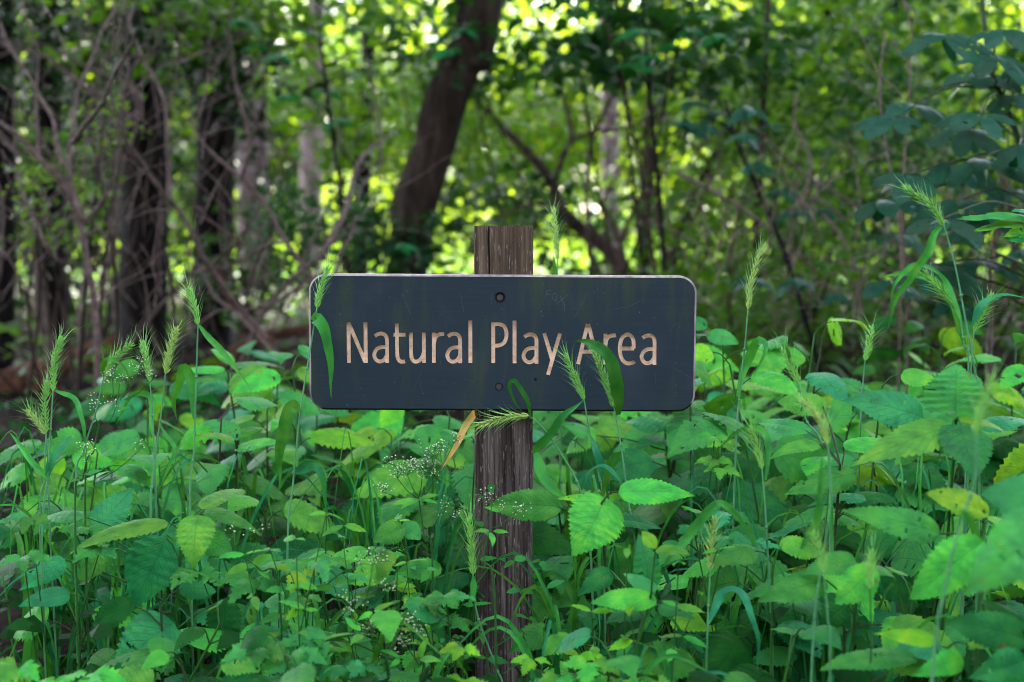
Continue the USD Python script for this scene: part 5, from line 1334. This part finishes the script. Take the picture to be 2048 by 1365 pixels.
TL = [(925, 1290, 1.72, 'yellow', 'yellow green lobed plant against the foot of the post'), (1180, 1320, 1.68, 'light', 'lobed plant at the bottom edge right of the post'),
      (560, 1120, 1.85, 'mid', 'lobed plant beside the large drooping nettle leaves'), (610, 1190, 1.8, 'mid', 'lobed plant left of the white flowers'), 
      (60, 1030, 1.95, 'mid', 'lobed plant at the left border below the rye'), (520, 1290, 1.65, 'mid', 'lobed plant near the bottom edge at left of centre'), (690, 1330, 1.62, 'teal', 'dull lobed plant at the bottom edge under the white flowers'), (890, 1185, 1.82, 'mid', 'lobed plant just left of the post'), (40, 1330, 1.6, 'light', 'lobed plant in the bottom left corner'),
      (1430, 870, 2.05, 'light', 'pale lobed plant on a dark stem under the right end of the sign'), (1450, 1020, 1.9, 'teal', 'dull lobed plant below the right end of the sign')]
for k, (px, py, D, tone, lab) in enumerate(TL):
    trifol(lab, px, py, D, 0.034 + 0.012 * (k % 3), k, tone)


# ------------------------------------------------------------------ palmate shrub at the right, and the pale lobed bough at the border
def palmate(root, c, r, size, n=5, az0=None, mat=SHRUB, tilt=0.25, kind='obovate'):
    az0 = r.random() * 6.28 if az0 is None else az0
    for k in range(n):
        a = az0 + (k - (n - 1) / 2) * (5.0 / n)
        d = nrm([math.cos(a), math.sin(a), -0.25 - 2.2 * tilt * r.random()])
        L = size * (1 - 0.16 * abs(k - (n - 1) / 2)) * r.uniform(0.85, 1.1)
        v, f, uv = leaf_local(L, L * 0.42, kind, teeth=9, depth=0.05, fold=0.2, droop=0.7, seed=int(r.integers(1 << 30)), cols=(-1, -0.5, 0, 0.5, 1))
        put(root, 'leaflet', (place(v, c, d, np.array([0, -0.55, 0.8]) + r.normal(0, .15, 3)), f, uv), mat)


rp = np.random.default_rng(88)
ps = thing('palmate_shrub', 'dark blue green shrub with fans of long leaflets filling the right border', 'shrub', P(2080, 700, 3.2) * [1, 1, 0])
stem0 = [P(2060, 900, 3.2) * [1, 1, 0], P(2070, 600, 3.2), P(2040, 300, 3.2), P(1980, 130, 3.2), P(1960, -60, 3.25)]
put(ps, 'stem', tube(smooth_path(stem0, 24), [0.012, 0.007, 0.004], 7), STEM_DARK)
spath = smooth_path(stem0, 60)
FANS = [(1880, 70), (2000, 60), (1960, 150), (1830, 210), (1790, 235), (1960, 230), (2030, 190), (1900, 330), (1960, 320), (2040, 290), (1820, 350), (1760, 400), (1880, 440), (1990, 430), (1800, 470), (1860, 530), (1960, 520), (2040, 500), (1900, 600), (1990, 110), (2050, 130), (2035, 380), (1925, 400), (1930, 260), (1780, 560)]
for (px, py) in FANS:
    D = 3.2 + rp.normal(0, 0.3)
    c = P(px, py, D)
    k = np.argmin(np.linalg.norm(spath - (c - [0, 0, .05]), axis=1))
    put(ps, 'leaf_stalk', tube(smooth_path([spath[k], (spath[k] + c) / 2 + [0, 0, .03], c], 8), [0.003, 0.0016], 5), STEM_DARK)
    palmate(ps, c, rp, rp.uniform(0.105, 0.15), az0=rp.uniform(-2.6, -0.4))
for lab, pts, D in (('pale straight bare stem in front of the palmate shrub', [(1815, 640), (1795, 430), (1765, 250), (1760, 150), (1772, 60)], 3.5), ('taller pale bare stem beside the palmate leaves', [(1800, 640), (1808, 330), (1820, 160), (1822, 60), (1800, -20)], 3.6),
                    ('forked pinkish bare stem at the right border', [(1980, 560), (2000, 430), (2012, 340), (2020, 240)], 3.3), ('thin pale bare stem crossing the right border', [(1985, 640), (1995, 470), (2030, 330), (2060, 230)], 3.35)):
    root = thing('bare_sapling', lab, 'sapling', P(*pts[0], D) * [1, 1, 0], 'pale bare stems in front of the palmate shrub')
    g = P(*pts[0], D) * [1, 1, 0]
    put(root, 'stem', tube(smooth_path([g] + [P(a, b, D) for a, b in pts], 24), np.linspace(6, 3, 24) / 2 / FPX * D, 6), DEAD_PALE)
    sp = smooth_path([P(a, b, D) for a, b in pts], 20)
    for k in range(3):
        s_ = sp[6 + 4 * k]
        put(root, 'twig', tube(smooth_path([s_, s_ + [rp.normal(0, .05), 0, .06], s_ + [rp.normal(0, .1), rp.normal(0, .04), .15]], 8), [0.002, 0.001], 5), DEAD_PALE)

mp = thing('pale_bough', 'pale green lobed leaves of a bough reaching in at the right border', 'shrub', P(2090, 440, 2.0) * [1, 1, 0])
g = P(2180, 600, 2.05) * [1, 1, 0]
put(mp, 'stem', tube(smooth_path([g, P(2170, 700, 2.05), P(2130, 480, 2.0), P(2060, 440, 2.0)], 16), [0.006, 0.003, 0.0015], 6), STEM)
for (b, t, w, tone, nm) in [((2075, 440), (1912, 439), 44, 'mid', (0, -.45, .9)), ((2070, 448), (1946, 462), 46, 'light', (0, -.4, .9)), ((2080, 455), (2008, 476), 40, 'light', F_), ((2090, 470), (2012, 482), 40, 'teal', F_), ((2085, 425), (2020, 425), 34, 'teal', U_)]:
    pb, pt = P(*b, 2.0), P(*t, 1.97); L = np.linalg.norm(pt - pb)
    v, f, uv = leaf_local(L, w / FPX * 2.0, 'wide', teeth=9, depth=0.1, fold=0.2, droop=0.3, wave=0.05, seed=int(rp.integers(1 << 30)), lobes=0.25)
    put(mp, 'leaf', (place(v, pb, pt - pb, nm), f, uv), LEAF[tone])

# leafy saplings with hand sized leaves in the middle ground
for lab, trunk, D, fans, size, mat in [
    ('thin dark sapling with whorled leaves right of the sign', [(1640, 760), (1605, 620), (1560, 480), (1520, 390), (1480, 300), (1450, 200)], 4.6, [(1385, 205), (1440, 225), (1500, 215), (1540, 250), (1400, 250), (1480, 270), (1360, 245), (1590, 420), (1650, 420), (1500, 330), (1560, 380), (1600, 560), (1680, 590), (1500, 560)], 0.10, SHRUB),
    ('sapling with hanging leaves at the top edge above the right half of the sign', [(1330, 620), (1320, 400), (1300, 200), (1290, 60), (1280, -60)], 5.2, [(1285, 60), (1330, 40), (1250, 40), (1300, 110), (1350, 90), (1400, 30), (1210, 20), (1360, 140), (1260, 130), (1380, 60), (1440, 70)], 0.11, LEAF['dark']),
    ('sapling with pale whorled leaves left of the leaning trunk', [(700, 640), (690, 440), (660, 240), (640, 60), (630, -40)], 6.0, [(640, 180), (580, 190), (700, 150), (600, 60), (720, 60), (690, 240), (560, 110), (660, 20), (740, 470), (800, 490), (650, 500), (900, 100), (930, 60), (480, 40), (520, 90)], 0.10, LEAF['teal'])]:
    root = thing('leafy_sapling', lab, 'sapling', P(*trunk[0], D) * [1, 1, 0], 'thin saplings with whorled leaves')
    g = P(*trunk[0], D) * [1, 1, 0]
    tp = smooth_path([g] + [P(a, b, D) for a, b in trunk], 50)
    put(root, 'stem', tube(tp, [0.011, 0.008, 0.004], 7), BARK_DARK)
    for (px, py) in fans:
        c = P(px, py, D + rp.normal(0, 0.3))
        k = np.argmin(np.linalg.norm(tp - (c - [0, 0, .08]), axis=1))
        put(root, 'twig', tube(smooth_path([tp[k], (tp[k] + c) / 2 + [0, 0, .03], c], 8), [0.004, 0.0018], 5), BARK_DARK)
        palmate(root, c, rp, size * rp.uniform(.8, 1.15), n=5, mat=mat, kind='ovate')

ORD = 'first second third fourth fifth sixth seventh eighth ninth tenth eleventh twelfth thirteenth fourteenth fifteenth sixteenth seventeenth eighteenth nineteenth twentieth'.split()
ORD += ['twenty ' + o for o in ORD[:9]] + ['thirtieth', 'thirty first', 'thirty second']
shared = {}
for pr in stage.GetPrimAtPath('/World').GetChildren():
    if pr.GetCustomDataByKey('label') and pr.GetCustomDataByKey('group'):
        shared.setdefault(pr.GetCustomDataByKey('label'), []).append(pr)
for lab, prs in shared.items():
    if len(prs) > 1:
        prs.sort(key=lambda q: proj(np.array(q.GetAttribute('xformOp:translate').Get()) + [0, 0, 0.3])[0])
        for k, pr in enumerate(prs):
            pr.SetCustomDataByKey('label', f'{lab}, {ORD[k]} from left')

# ------------------------------------------------------------------ ground cover under the plants
rc = np.random.default_rng(9)
n = 5200
p = np.stack([rc.uniform(-1.5, 1.6, n), rc.uniform(-0.75, 2.2, n), np.zeros(n)], -1)
p[:, 2] = 0.02 + 0.30 * rc.random(n) ** 1.3
keep = ~((abs(p[:, 0]) < 0.07) & (p[:, 1] > -0.03) & (p[:, 1] < 0.14))
px, py = proj(p)
keep &= (p[:, 1] > -0.5) | (py > 1100)
keep &= ~((px > 925) & (px < 1080) & (p[:, 1] < 0.03) & (py < 1345))
put(None, 'ground_cover', leaf_cloud(p[keep], 0.042, rc, droop=0.2, aspect=0.75, up=(0, -0.5, 1), tilt=0.45), COVER, smooth=False, kind='stuff', label='low green leaves covering the ground under the plants', cat='ground cover')

n = 15000
p = np.stack([rc.uniform(-7.5, 7.5, n), rc.uniform(2.0, 17, n), np.zeros(n)], -1)
den = meshkit.noise(p * [0.9, 0.9, 0], 12)
p = p[rc.random(n) < np.clip(den * 2.4 - 0.55, 0.05, 1)]
p[:, 2] = ground_z(p[:, 0], p[:, 1]) + 0.02 + 0.34 * rc.random(len(p)) * np.clip(meshkit.noise(p * [0.9, 0.9, 0], 12) * 1.8 - 0.2, 0.1, 1.2)
put(None, 'wood_floor_plants', leaf_cloud(p, 0.09, rc, droop=0.2, aspect=0.6, up=(0, -0.3, 1), tilt=0.5), MIDF, smooth=False, kind='stuff', label='low green plants covering the wood floor between the trunks', cat='ground cover')
